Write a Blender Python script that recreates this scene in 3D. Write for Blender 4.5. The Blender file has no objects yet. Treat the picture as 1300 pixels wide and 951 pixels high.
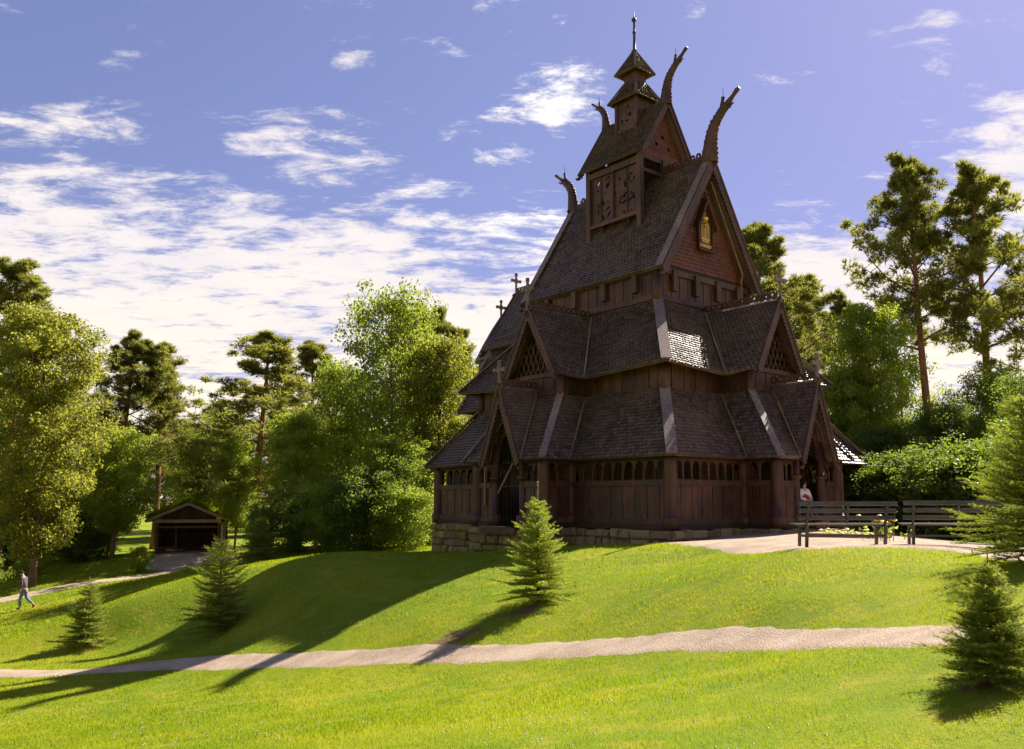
import bpy, math, random
import numpy as np
from mathutils import Vector, Matrix, noise as mnoise
random.seed(7); rng = np.random.default_rng(7)
SC = bpy.context.scene
COL = SC.collection
V = Vector
R = math.radians

# ------------------------------------------------------------------ camera numbers (eye is the world origin)
F, CX, CY, PITCH = 1083.08, 655.6, 537.7, R(5.3)
def at(px, py, Y):
    """point of the place seen at photo pixel px, py and standing Y metres in front of the eye"""
    xc = (px - CX) / F; yc = (CY - py) / F
    dy = math.cos(PITCH) - yc * math.sin(PITCH); dz = math.sin(PITCH) + yc * math.cos(PITCH)
    t = Y / dy
    return V((xc * t, Y, dz * t))

# ------------------------------------------------------------------ ground shape
CTRL = [(1030,695.5,16.0),(1130,695.5,15.6),(1220,698,15.2),(1079,694,17.2),(1218,694.5,16.6),(1150,690,18.5),(900,695,21),(845,690,27),(720,696,25),(1012,673,29.8),(545,702,36.9),
 (1085,668,36),(640,699,33),(640,703,26),(540,704,30),
 (680,765,18.4),(545,800,18.2),(120,820,26.5),(280,805,24.5),(330,750,25.6),(380,745,24.4),(37,773,39.7),
 (0,951,11),(650,951,6.2),(1300,951,5.2),(240,702,57),(100,742,46),(200,728,50),(430,706,27),(310,720,33),
 (60,800,31),(60,838,24.8),(200,834,22.6),(0,900,17),(300,900,14),(300,951,8.6),(650,890,10),(1000,880,7.6),(480,765,21.8),(480,722,26),(850,760,15.5),(850,715,20.5),(1000,760,12.5),(1150,740,12.5),
 (1300,720,14.5),(1290,715,12.2),(1245,868,6.7),(150,770,28),(0,735,50),(330,702,48),(420,700,46),(1200,690,22),(1250,690,30),(180,712,52)]
PATHC = [(-160,857,25,1.2),(0,854.5,23,1.2),(150,848.5,21.4,1.2),(300,841,19.6,1.15),(480,836,17.6,1.0),(600,831,15.8,1.1),(700,827,14.8,1.0),(800,821,13.6,.9),(950,816,11.6,.9),(1100,810,9.7,1.0),(1190,806,8.7,1.05),(1330,801,7.9,1.1),(1480,797,7.4,1.1)]
CTRL += [c[:3] for c in PATHC]
ctrl = [tuple(at(*c)) for c in CTRL]
ctrl += [(-30,5,-3.4),(-14,3,-3),(0,0,-1.6),(12,0,-1.5),(25,8,-1.2),(0,-12,-1.6),(-30,-10,-3),(30,-10,-1.3),(30,25,-.9),(35,45,-1.2),(5,34,-1.4),(2,40,-1.7),
         (-45,30,-5.2),(-50,60,-4.2),(-30,75,-3.2),(0,70,-2.3),(30,70,-1.5),(60,60,-1.5),(0,50,-2.2),(-12,60,-2.8),(-60,0,-4.5),(60,0,-1.5),(0,90,-2.5),(-60,90,-3.5),(60,90,-1.8)]
cp = np.array(ctrl)
def _U(d2): return np.where(d2 > 0, d2 * np.log(d2 + 1e-12), 0) * .5
_n = len(cp); _K = _U(((cp[:,None,:2]-cp[None,:,:2])**2).sum(-1)) + np.eye(_n)*.4
_Pm = np.hstack([np.ones((_n,1)), cp[:,:2]])
_A = np.block([[_K,_Pm],[_Pm.T,np.zeros((3,3))]])
_w = np.linalg.solve(_A, np.concatenate([cp[:,2], np.zeros(3)]))
def gz(x, y):
    x = np.atleast_1d(np.asarray(x, float)); y = np.atleast_1d(np.asarray(y, float))
    out = np.empty(x.shape)
    for s in range(0, x.size, 20000):
        xs = x.flat[s:s+20000]; ys = y.flat[s:s+20000]
        d2 = (xs[:,None]-cp[None,:,0])**2 + (ys[:,None]-cp[None,:,1])**2
        z = _U(d2) @ _w[:_n] + _w[_n] + _w[_n+1]*xs + _w[_n+2]*ys
        r = np.sqrt(xs**2 + (ys-30)**2)
        k = np.clip((r-62)/40, 0, 1); k = k*k*(3-2*k)
        far = -2.6 + .6*np.tanh(xs/80)
        z = np.clip(z, -5.6, -.7)
        out.flat[s:s+20000] = z*(1-k) + far*k
    return out
def G(x, y): return float(gz(x, y)[0])

# ------------------------------------------------------------------ mesh helpers
class MB:
    def __init__(s): s.v = []; s.f = []
    def add(s, vs, fs):
        n = len(s.v); s.v += [tuple(p) for p in vs]; s.f += [tuple(i+n for i in f) for f in fs]
    def box(s, c, sz, rz=0):
        c = V(c); hx, hy, hz = sz[0]/2, sz[1]/2, sz[2]/2
        m = Matrix.Rotation(rz, 3, 'Z')
        s.add([c + m @ V((x*hx, y*hy, z*hz)) for x in (-1,1) for y in (-1,1) for z in (-1,1)],
              [(0,1,3,2),(4,6,7,5),(0,4,5,1),(2,3,7,6),(0,2,6,4),(1,5,7,3)])
    def beam(s, p, q, w, d, up=(0,0,1), bev=0):
        p = V(p); q = V(q); ax = (q-p).normalized(); up = V(up)
        sd = ax.cross(up)
        if sd.length < 1e-5: sd = ax.cross(V((1,0.01,0)))
        sd.normalize(); u = sd.cross(ax).normalized()
        vs = [b + sd*(i*w/2) + u*(j*d/2) for b in (p,q) for i,j in ((-1,-1),(1,-1),(1,1),(-1,1))]
        s.add(vs, [(0,1,2,3),(7,6,5,4),(0,4,5,1),(1,5,6,2),(2,6,7,3),(3,7,4,0)])
    def tube(s, pts, rad, n=8, cap=True, flat=1.0, fdir=None):
        pts = [V(p) for p in pts]; rings = []
        for i, p in enumerate(pts):
            a = (pts[min(i+1,len(pts)-1)] - pts[max(i-1,0)]).normalized()
            ref = V(fdir) if fdir else (V((0,0,1)) if abs(a.z) < .9 else V((1,0,0)))
            x = a.cross(ref).normalized(); y = x.cross(a).normalized()
            r = rad[i] if hasattr(rad,'__len__') else rad
            rings.append([p + x*(math.cos(2*math.pi*k/n)*r*flat) + y*(math.sin(2*math.pi*k/n)*r) for k in range(n)])
        vs = [p for r in rings for p in r]; fs = []
        for i in range(len(rings)-1):
            for k in range(n):
                fs.append((i*n+k, i*n+(k+1)%n, (i+1)*n+(k+1)%n, (i+1)*n+k))
        if cap: fs.append(tuple(range(n-1,-1,-1))); fs.append(tuple((len(rings)-1)*n+k for k in range(n)))
        s.add(vs, fs)
    def prism(s, poly, off):
        """poly: list of points (planar), off: extrusion vector"""
        off = V(off); n = len(poly); poly = [V(p) for p in poly]
        s.add(poly + [p+off for p in poly], [tuple(range(n)), tuple(range(2*n-1,n-1,-1))] + [(i,(i+1)%n+0,(i+1)%n+n,i+n) for i in range(n)])
    def mask(s, o, ex, ez, W, H, fn, res, th):
        o = V(o); ex = V(ex).normalized(); ez = V(ez).normalized(); nn = ex.cross(ez).normalized()*th
        nx = max(1,round(W/res)); nz = max(1,round(H/res)); dx = W/nx; dz = H/nz
        for j in range(nz):
            i = 0
            while i < nx:
                if fn((i+.5)*dx, (j+.5)*dz):
                    i0 = i
                    while i < nx and fn((i+.5)*dx, (j+.5)*dz): i += 1
                    a = o + ex*(i0*dx) + ez*(j*dz); b = o + ex*(i*dx) + ez*(j*dz)
                    vs = [a, b, b+ez*dz, a+ez*dz]; s.add(vs+[p+nn for p in vs], [(3,2,1,0),(4,5,6,7),(0,1,5,4),(1,2,6,5),(2,3,7,6),(3,0,4,7)])
                else: i += 1
    def build(s, name, mat, parent=None, smooth=False, loc=None):
        me = bpy.data.meshes.new(name); me.from_pydata(s.v, [], s.f); me.update()
        if smooth: me.polygons.foreach_set('use_smooth', [True]*len(me.polygons))
        o = bpy.data.objects.new(name, me); COL.objects.link(o)
        if mat: me.materials.append(mat)
        if parent: o.parent = parent
        if loc: o.location = loc
        return o
def np_mesh(name, verts, faces, mat=None):
    verts = np.asarray(verts, np.float32).reshape(-1,3); faces = np.asarray(faces, np.int32); k = faces.shape[1]
    me = bpy.data.meshes.new(name); me.vertices.add(len(verts)); me.vertices.foreach_set('co', verts.ravel())
    me.loops.add(faces.size); me.loops.foreach_set('vertex_index', faces.ravel())
    me.polygons.add(len(faces)); me.polygons.foreach_set('loop_start', np.arange(0, faces.size, k, dtype=np.int32))
    me.update(calc_edges=True)
    if mat: me.materials.append(mat)
    return me
def link(name, me, parent=None):
    o = bpy.data.objects.new(name, me); COL.objects.link(o)
    if parent: o.parent = parent
    return o
def empty(name, loc=(0,0,0), rz=0):
    o = bpy.data.objects.new(name, None); COL.objects.link(o); o.location = loc; o.rotation_euler = (0,0,rz); o.empty_display_size = .3
    return o
def tag(o, label=None, cat=None, group=None, kind=None):
    if label: o['label'] = label
    if cat: o['category'] = cat
    if group: o['group'] = group
    if kind: o['kind'] = kind
    return o
def copy_tree(o, parent=None):
    c = o.copy(); COL.objects.link(c); c.parent = parent
    for ch in [k for k in bpy.data.objects if k.parent == o]: copy_tree(ch, c)
    return c

# ------------------------------------------------------------------ materials
class NT:
    def __init__(s, nt): s.nt = nt; s.n = nt.nodes; s.l = nt.links
    def node(s, t, ins=None, **kw):
        n = s.n.new(t)
        for k, v in kw.items(): setattr(n, k, v)
        for k, v in (ins or {}).items(): s.set(n.inputs[k], v)
        return n
    def set(s, sock, v):
        if isinstance(v, bpy.types.NodeSocket): s.l.new(v, sock)
        elif isinstance(v, bpy.types.Node): s.l.new(v.outputs[0], sock)
        else: sock.default_value = v
    def m(s, op, a, b=None, c=None, clamp=False):
        n = s.n.new('ShaderNodeMath'); n.operation = op; n.use_clamp = clamp
        for i, v in enumerate((a,b,c)):
            if v is not None: s.set(n.inputs[i], v)
        return n.outputs[0]
    def mix(s, f, a, b, t='MIX'):
        n = s.n.new('ShaderNodeMix'); n.data_type = 'RGBA'; n.blend_type = t
        s.set(n.inputs[0], f)
        for i, v in ((6,a),(7,b)):
            if isinstance(v, tuple) and len(v) == 3: v = v + (1,)
            s.set(n.inputs[i], v)
        return n.outputs[2]
    def ramp(s, f, lo, hi):
        n = s.n.new('ShaderNodeMapRange'); n.clamp = True; n.interpolation_type = 'SMOOTHSTEP'
        s.set(n.inputs[0], f); s.set(n.inputs[1], lo); s.set(n.inputs[2], hi); return n.outputs[0]
    def noise(s, vec, scale, detail=4, rough=.55, dist=0, sc3=None):
        if sc3:
            mp = s.node('ShaderNodeMapping'); s.set(mp.inputs[0], vec); mp.inputs[3].default_value = sc3; vec = mp.outputs[0]
        n = s.node('ShaderNodeTexNoise'); s.set(n.inputs['Vector'], vec)
        n.inputs['Scale'].default_value = scale; n.inputs['Detail'].default_value = detail; n.inputs['Roughness'].default_value = rough; n.inputs['Distortion'].default_value = dist
        return n.outputs[0]
def new_mat(name):
    m = bpy.data.materials.new(name); m.use_nodes = True; m.node_tree.nodes.clear()
    t = NT(m.node_tree); out = t.node('ShaderNodeOutputMaterial'); tc = t.node('ShaderNodeTexCoord')
    return m, t, out, tc
def princ(t, out, col, rough, bump=None, spec=.4, bdist=.01, bstr=.6):
    p = t.node('ShaderNodeBsdfPrincipled'); 
    if isinstance(col, tuple) and len(col)==3: col = col+(1,)
    t.set(p.inputs['Base Color'], col); t.set(p.inputs['Roughness'], rough)
    p.inputs['Specular IOR Level'].default_value = spec
    if bump is not None:
        b = t.node('ShaderNodeBump'); t.set(b.inputs['Height'], bump); b.inputs['Distance'].default_value = bdist; b.inputs['Strength'].default_value = bstr
        t.l.new(b.outputs[0], p.inputs['Normal'])
    t.l.new(p.outputs[0], out.inputs[0]); return p
def wood(name, c1, c2, rough=.7, grain=(18,18,1.2), rnd=.35, spec=.35):
    m, t, out, tc = new_mat(name)
    g = t.node('ShaderNodeNewGeometry'); r = g.outputs['Random Per Island']
    n = t.noise(tc.outputs['Object'], 1, 5, .6, .4, grain); n2 = t.noise(tc.outputs['Object'], .9, 4, .6)
    col = t.mix(t.ramp(n,.3,.72), c1, c2)
    col = t.mix(t.m('MULTIPLY', t.ramp(n2,.45,.7), .45), col, tuple(min(1,x*1.6+.01) for x in c2))
    k = t.m('MULTIPLY_ADD', r, rnd*2, 1-rnd)
    col = t.mix(1.0, col, t.node('ShaderNodeCombineColor', {0:k,1:k,2:k}).outputs[0], 'MULTIPLY')
    princ(t, out, col, t.m('MULTIPLY_ADD', n, .25, rough-.12), n, spec, .008, .7)
    return m
def shingle_mat(name, c1, c2, rough=.62, spec=.5):
    m, t, out, tc = new_mat(name)
    g = t.node('ShaderNodeNewGeometry'); r = g.outputs['Random Per Island']
    n = t.noise(tc.outputs['Object'], 22, 3, .6); n2 = t.noise(tc.outputs['Object'], .55, 5, .6, .5)
    col = t.mix(r, c1, c2)
    col = t.mix(t.m('MULTIPLY', t.ramp(n2,.42,.68), .5), col, (c2[0]*1.25+.01, c2[1]*1.3+.012, c2[2]*1.15+.006))
    col = t.mix(t.m('MULTIPLY', t.ramp(n,.35,.7), .35), col, (c1[0]*.5,c1[1]*.5,c1[2]*.5))
    princ(t, out, col, t.m('MULTIPLY_ADD', r, .2, rough-.1), n, spec, .006, .5)
    return m
M = {}
M['shingle'] = shingle_mat('roof_shingle', (.08,.050,.039), (.185,.118,.092), .48, .55)
M['gable_shingle'] = shingle_mat('gable_shingle', (.10,.03,.014), (.21,.066,.028), .6)
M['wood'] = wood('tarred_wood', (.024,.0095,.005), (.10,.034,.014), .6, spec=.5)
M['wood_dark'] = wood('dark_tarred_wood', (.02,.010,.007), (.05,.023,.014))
M['board'] = wood('weathered_board', (.13,.085,.068), (.25,.175,.145), .5, (14,14,2), .15)
M['valley'] = wood('worn_edge_board', (.15,.095,.045), (.25,.17,.08), .8)
M['gable_board'] = wood('gable_board', (.07,.02,.01), (.15,.045,.022))
M['red_wood'] = wood('red_wood', (.07,.016,.009), (.16,.036,.02))
M['log'] = wood('log_wood', (.06,.03,.018), (.15,.08,.045), .8, (3,3,14))
M['beam_pale'] = wood('pale_beam', (.22,.13,.065), (.34,.21,.11), .8)
M['bench'] = wood('bench_wood', (.06,.048,.028), (.14,.11,.065), .4, (3,20,20), .2, .5)
M['bark'] = wood('bark', (.10,.06,.04), (.22,.13,.085), .9, (6,6,2))
M['bark_red'] = wood('pine_bark', (.17,.075,.04), (.34,.15,.08), .9, (6,6,2))
M['gold'] = None
m,t,out,tc = new_mat('gilt'); p = princ(t,out,(.75,.5,.12),.35); p.inputs['Metallic'].default_value=.6; M['gold']=m
m,t,out,tc = new_mat('dark_metal'); p = princ(t,out,(.04,.035,.03),.5); p.inputs['Metallic'].default_value=.5; M['iron']=m
def plain(name, c, rough=.8, var=.25):
    m,t,out,tc = new_mat(name); n = t.noise(tc.outputs['Object'], 9, 4)
    princ(t,out,t.mix(t.ramp(n,.3,.7), tuple(x*(1-var) for x in c), tuple(min(1,x*(1+var)) for x in c)), rough, n, .3, .004, .4); return m
# foliage
def leaf(name, c1, c2, trans, tw=.5, rough=.55):
    m,t,out,tc = new_mat(name)
    g = t.node('ShaderNodeNewGeometry'); r = g.outputs['Random Per Island']
    oi = t.node('ShaderNodeObjectInfo').outputs['Random']
    n = t.noise(tc.outputs['Object'], .45, 3)
    f = t.m('MULTIPLY_ADD', r, .55, t.m('MULTIPLY', t.ramp(n,.35,.65), .45))
    col = t.mix(f, c1, c2)
    k = t.m('MULTIPLY_ADD', oi, .3, .85)
    kc = t.node('ShaderNodeCombineColor', {0:k,1:k,2:k}).outputs[0]
    col = t.mix(1.0, col, kc, 'MULTIPLY')
    d = t.node('ShaderNodeBsdfPrincipled'); t.set(d.inputs['Base Color'], col); d.inputs['Roughness'].default_value = rough; d.inputs['Specular IOR Level'].default_value = .3
    tr = t.node('ShaderNodeBsdfTranslucent'); t.set(tr.inputs['Color'], t.mix(1.0, t.mix(f, tuple(x*.8 for x in trans), trans), kc, 'MULTIPLY'))
    mx = t.node('ShaderNodeMixShader', {0:tw}); t.l.new(d.outputs[0], mx.inputs[1]); t.l.new(tr.outputs[0], mx.inputs[2]); t.l.new(mx.outputs[0], out.inputs[0])
    return m
M['leaf_bright'] = leaf('bright_leaf', (.09,.13,.012), (.18,.22,.03), (.52,.60,.05), .55)
M['leaf_mid'] = leaf('mid_leaf', (.07,.10,.012), (.15,.18,.025), (.44,.54,.045), .55)
M['leaf_dark'] = leaf('dark_leaf', (.045,.07,.012), (.10,.125,.02), (.27,.37,.03), .5)
M['leaf_olive'] = leaf('olive_leaf', (.10,.115,.015), (.18,.175,.025), (.46,.47,.05), .55)
M['needle_pine'] = leaf('pine_needle', (.09,.10,.022), (.20,.19,.04), (.42,.42,.06), .45)
M['needle_spruce'] = leaf('spruce_needle', (.09,.12,.014), (.2,.21,.028), (.45,.52,.05), .45)
M['needle_young'] = leaf('young_needle', (.12,.16,.015), (.26,.28,.035), (.5,.58,.05), .45)

def grass_cols(t, pos):
    """patchy lawn colour from world position"""
    big = t.noise(pos, .22, 4, .6); mid = t.noise(pos, 1.7, 4, .65); fine = t.noise(pos, 9, 3, .6)
    c = t.mix(t.ramp(big,.38,.64), (.138,.19,.007), (.205,.228,.009))
    c = t.mix(t.m('MULTIPLY', t.ramp(mid,.48,.7), .6), c, (.29,.25,.03))
    c = t.mix(t.m('MULTIPLY', t.ramp(t.noise(pos,.75,5,.7,.6),.55,.7), .55), c, (.075,.14,.012))
    c = t.mix(t.m('MULTIPLY', t.ramp(fine,.5,.8), .4), c, (.06,.11,.01))
    return c
m,t,out,tc = new_mat('lawn'); M['lawn'] = m
pos = t.node('ShaderNodeNewGeometry').outputs['Position']
gcol = grass_cols(t, pos)
# bare soil patch beside the small spruce and thin soil flecks
def soil_mask(t, pos, pts):
    s = None
    sx = t.node('ShaderNodeSeparateXYZ', {0:pos})
    nz = t.noise(pos, 2.2, 4, .7)
    for (x,y,rx,ry) in pts:
        a = t.m('DIVIDE', t.m('SUBTRACT', sx.outputs[0], x), rx); b = t.m('DIVIDE', t.m('SUBTRACT', sx.outputs[1], y), ry)
        d = t.m('ADD', t.m('MULTIPLY',a,a), t.m('MULTIPLY',b,b))
        v = t.m('MULTIPLY_ADD', nz, 2.6, t.m('SUBTRACT', -.55, d))
        v = t.ramp(v, 0, .5); s = v if s is None else t.m('MAXIMUM', s, v)
    return s
_sp = [tuple(at(575,787,17.3))[:2]+(.75,.55), tuple(at(668,772,17.9))[:2]+(.5,.35), tuple(at(283,805,24.4))[:2]+(.5,.4), tuple(at(119,820,26.4))[:2]+(.4,.35), tuple(at(1250,866,6.65))[:2]+(.24,.2)]
SOIL = _sp
sm = soil_mask(t, pos, _sp)
gcol = t.mix(sm, gcol, (.16,.09,.05))
princ(t, out, gcol, .9, t.noise(pos, 30, 4, .7), .1, .03, .8)
m,t,out,tc = new_mat('grass_blade'); M['blade'] = m
g = t.node('ShaderNodeNewGeometry'); pos = g.outputs['Position']
c = grass_cols(t, pos); c = t.mix(t.m('MULTIPLY', g.outputs['Random Per Island'], .35), c, (.24,.27,.03))
d = t.node('ShaderNodeBsdfDiffuse'); t.set(d.inputs[0], c)
tr = t.node('ShaderNodeBsdfTranslucent'); t.set(tr.inputs[0], t.mix(1.0, c, (1.95,2.0,.6), 'MULTIPLY'))
mx = t.node('ShaderNodeMixShader', {0:.5}); t.l.new(d.outputs[0], mx.inputs[1]); t.l.new(tr.outputs[0], mx.inputs[2]); t.l.new(mx.outputs[0], out.inputs[0])
def gravel(name, c1, c2, c3):
    m,t,out,tc = new_mat(name); pos = t.node('ShaderNodeNewGeometry').outputs['Position']
    n = t.noise(pos, 1.1, 4, .6); vo = t.node('ShaderNodeTexVoronoi'); t.set(vo.inputs['Vector'], pos); vo.inputs['Scale'].default_value = 52
    col = t.mix(t.ramp(n,.35,.65), c1, c2); col = t.mix(t.m('MULTIPLY', t.ramp(t.noise(pos,45,3,.7),.45,.7),.6), col, c3)
    sp = t.node('ShaderNodeSeparateColor', {0:vo.outputs['Color']}).outputs[0]
    col = t.mix(t.m('MULTIPLY', t.ramp(sp,.6,1), .5), col, tuple(min(1,x*1.35) for x in c2))
    h = t.m('ADD', t.m('MULTIPLY', vo.outputs['Distance'], -1), t.noise(pos, 3, 5, .7))
    princ(t,out,col,.92,h,.15,.022,.85); return m
M['gravel'] = gravel('gravel', (.34,.245,.175), (.48,.365,.275), (.2,.135,.09))
m,t,out,tc = new_mat('mossy_stone'); M['stone'] = m
g = t.node('ShaderNodeNewGeometry'); n = t.noise(tc.outputs['Object'], 3.2, 6, .65); n2 = t.noise(tc.outputs['Object'], 1.1, 4, .6)
c = t.mix(g.outputs['Random Per Island'], (.18,.13,.065), (.35,.26,.13)); c = t.mix(t.m('MULTIPLY',t.ramp(n2,.46,.64),.75), c, (.20,.19,.04)); c = t.mix(t.m('MULTIPLY',t.ramp(n,.55,.75),.7), c, (.04,.035,.025))
princ(t,out,c,.9,n,.2,.05,.9)
m,t,out,tc = new_mat('void'); M['void'] = m; princ(t,out,(.012,.008,.006),.9)
# ------------------------------------------------------------------ the stave church
YAW = R(39.72); HV, HU = 5.70, 6.42; GB = -1.30          # half width west front, half length, ground level (heights below are above the eye)
cu0 = V((4.87,27.0,0)) + V((-math.sin(YAW),math.cos(YAW),0))*HU + V((math.cos(YAW),math.sin(YAW),0))*HV
church = empty('stave_church', (cu0.x, cu0.y, GB), YAW)
tag(church, 'tall dark wooden stave church with tiered shingled roofs and dragon heads', 'church')
def L3(x,y,h): return V((x,y,h-GB))
SIDES = {'W':(lambda a,d,h: L3(a,-d,h), HV, HU), 'S':(lambda a,d,h: L3(-d,-a,h), HU, HV),
         'N':(lambda a,d,h: L3(d,a,h), HU, HV), 'E':(lambda a,d,h: L3(-a,d,h), HV, HU)}
o_, p_, b_, ab = .434, 1.33, 1.855, 1.35
H0, HE, HT, HE2, HV2, HT2, HM, HMA = -.857, 1.51, 3.97, 4.72, 4.53, 7.53, 8.65, 13.58
i1, j1 = 1.31, 2.95
def roof_face(mb, A, B, C, D, sag=0., rowh=.17, w=.17, th=.09, ed=None):
    """A,B: top edge; C,D: bottom edge (D under A). Slab plus rows of pointed shingles following the slope."""
    A,B,C,D = map(V,(A,B,C,D))
    n = ((B-A) if (B-A).length > .01 else (C-D)).cross(D-A)
    if n.length < 1e-6: n = (C-D).cross(D-A)
    n.normalize()
    if n.z < 0: n = -n
    e = ((C-D) if (C-D).length > (B-A).length else (B-A)).normalized()
    def P(s,t,k=0): return A.lerp(B,s).lerp(D.lerp(C,s), t) + n*(k - sag*4*t*(1-t))
    N = 6
    top = [P(s,t/N,0) for t in range(N+1) for s in (0,1)]; bot = [P(s,t/N,-th) for t in range(N+1) for s in (0,1)]
    m = 2*(N+1); fs = []
    for t in range(N):
        a = 2*t; fs += [(a,a+1,a+3,a+2),(m+a+2,m+a+3,m+a+1,m+a),(a,a+2,m+a+2,m+a),(a+1,m+a+1,m+a+3,a+3)]
    fs += [(0,m,m+1,1),(m-2,m-1,2*m-1,2*m-2)]
    mb.add(top+bot, fs)
    Ls = max((D-A).length, (C-B).length); rows = max(2, round(Ls/rowh))
    for k in range(rows+0):
        t0 = k/rows; t1 = min(1.0+.25/rows, (k+1.0)/rows + .28/rows); tm = min(1.0+.02/rows,(k+.58)/rows + .28/rows)
        L = P(0,(t0+t1)/2); Rr = P(1,(t0+t1)/2); cl, cr = L.dot(e), Rr.dot(e); fl = 1
        if cl > cr: cl, cr, fl = cr, cl, -1
        if cr-cl < .02: continue
        off = .5*(k%2)
        for q in range(math.floor(cl/w-off)-0, math.ceil(cr/w-off)+1):
            x0 = (q+off)*w+.006; x1 = x0+w-.012; xm = (x0+x1)/2
            if x1 < cl+.015 or x0 > cr-.015: continue
            x0c, x1c, xmc = max(x0,cl), min(x1,cr), min(max(xm,cl),cr)
            def at_(x,t,kk):
                l = P(0,t,kk); r = P(1,t,kk); a, b = l.dot(e), r.dot(e)
                s = 0.5 if abs(b-a)<1e-4 else min(1,max(0,(x-a)/(b-a)))
                return l.lerp(r,s)
            j = random.uniform(0,.02)
            vs = [at_(x0c,t0,.004), at_(x1c,t0,.004), at_(x1c,tm,.045+j), at_(xmc,t1,.054+j), at_(x0c,tm,.045+j)]
            vs += [v - n*.042 for v in vs[2:]]
            mb.add(vs, [(0,1,2,3,4),(2,5,6,3),(3,6,7,4)])
def fix(o): # consistent look: no auto smoothing needed
    return o
def hip(name, A, B, w=.34, mat='board', lift=.05, parent=None, up=None):
    A, B = V(A), V(B); mb = MB(); d = B-A
    u = V(up) if up is not None else V((d.x,d.y,0)).normalized()*abs(d.z)+V((0,0,1))*V((d.x,d.y,0)).length
    u.normalize(); mb.beam(A+u*lift, B+u*lift, w, .05, u); return mb.build(name, M[mat], parent or church)
def crest(A, B, hgt=.24, parent=None, sp=.26):
    A, B = V(A), V(B); mb = MB(); Lx = (B-A).length; ex = (B-A).normalized(); ez = V((0,0,1)); ez = (ez-ex*ez.dot(ex)).normalized()
    def fn(x,z):
        if z < .05: return True
        c = (math.floor(x/sp)+.5)*sp; r = math.hypot(x-c, (z-.05)*1.0-(hgt-.05)/2)
        return (.055 < r < .125) or (z>hgt-.045 and abs(x-c)<.05) or abs(abs(x-c)-sp/2)<.02 and z<.12
    mb.mask(A, ex, ez, Lx, hgt, fn, .026, .05)
    return mb.build('ridge_crest', M['wood'], parent or church)
def barge(P, top, foot, out, w=.30, parent=None, th=.06, name='bargeboard', scal=.16, mat='wood'):
    """scalloped board from apex to foot; inner edge wavy; 'out' = outward direction"""
    top, foot, out = V(top), V(foot), V(out).normalized(); ax = (foot-top); Ln = ax.length; ax.normalize()
    inn = out.cross(ax).normalized()
    if inn.z > 0: inn = -inn
    n = max(6, int(Ln/(scal/6))); mb = MB(); vs=[]; 
    for k in range(n+1):
        s = Ln*k/n; d = w*(.80+.20*abs(math.sin(math.pi*s/scal)))
        a = top+ax*s; b = a+inn*d; vs += [a,b,b+out*th,a+out*th]
    fs = [(4*k+i, 4*k+(i+1)%4, 4*k+4+(i+1)%4, 4*k+4+i) for k in range(n) for i in range(4)] + [(0,1,2,3),(4*n+3,4*n+2,4*n+1,4*n)]
    mb.add(vs,fs); mb.beam(top+out*(th+.015)+inn*.03, foot+out*(th+.015)+inn*.03, .07, .03, out)
    # carved curl at the foot
    c = foot+inn*(w*.5)+out*th*.5
    mb.tube([c, c+ax*.10, c+ax*.2-inn*.05, c+ax*.24-inn*.14],[.07,.08,.06,.03],6)
    return mb.build(name, M[mat], parent or church)
def cross(P, h=.85, parent=None, ax=(1,0,0)):
    P = V(P); ax = V(ax); mb = MB(); u = V((0,0,1))
    mb.beam(P-u*.25, P+u*h, .09, .07, ax)
    c = P+u*(h*.62); mb.beam(c-ax*.25*h/.85, c+ax*.25*h/.85, .07, .09, u)
    for q in (c-ax*.25, c+ax*.25, P+u*h): mb.beam(q-ax*.06, q+ax*.06, .09, .14, u)
    mb.beam(c-ax*.10+u*.0, c+ax*.10, .075, .2, u)
    return mb.build('cross', M['board'], parent or church)
def planks(mb, A, B, z0f, z1f, out, w=.26, th=.04, gap=.012, back=True):
    """vertical boards from A to B (2D along), between heights z0f(s), z1f(s)"""
    A, B, out = V(A), V(B), V(out).normalized(); Ln = (B-A).length; ex = (B-A).normalized(); n = max(1, round(Ln/w)); dw = Ln/n
    for k in range(n):
        s0, s1 = k*dw+gap/2, (k+1)*dw-gap/2; j = (k%2)*.018+random.uniform(0,.008)
        a, b = A+ex*s0+out*j, A+ex*s1+out*j
        q = [V((a.x,a.y,z0f(s0))), V((b.x,b.y,z0f(s1))), V((b.x,b.y,z1f(s1))), V((a.x,a.y,z1f(s0)))]
        mb.prism(q, out*th)
    if back: 
        a, b = A-out*.02, B-out*.02
        mb.prism([V((a.x,a.y,z0f(0))),V((b.x,b.y,z0f(Ln))),V((b.x,b.y,z1f(Ln))),V((a.x,a.y,z1f(0)))], -out*.03)

g_roof = MB(); a_roof = MB()
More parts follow.
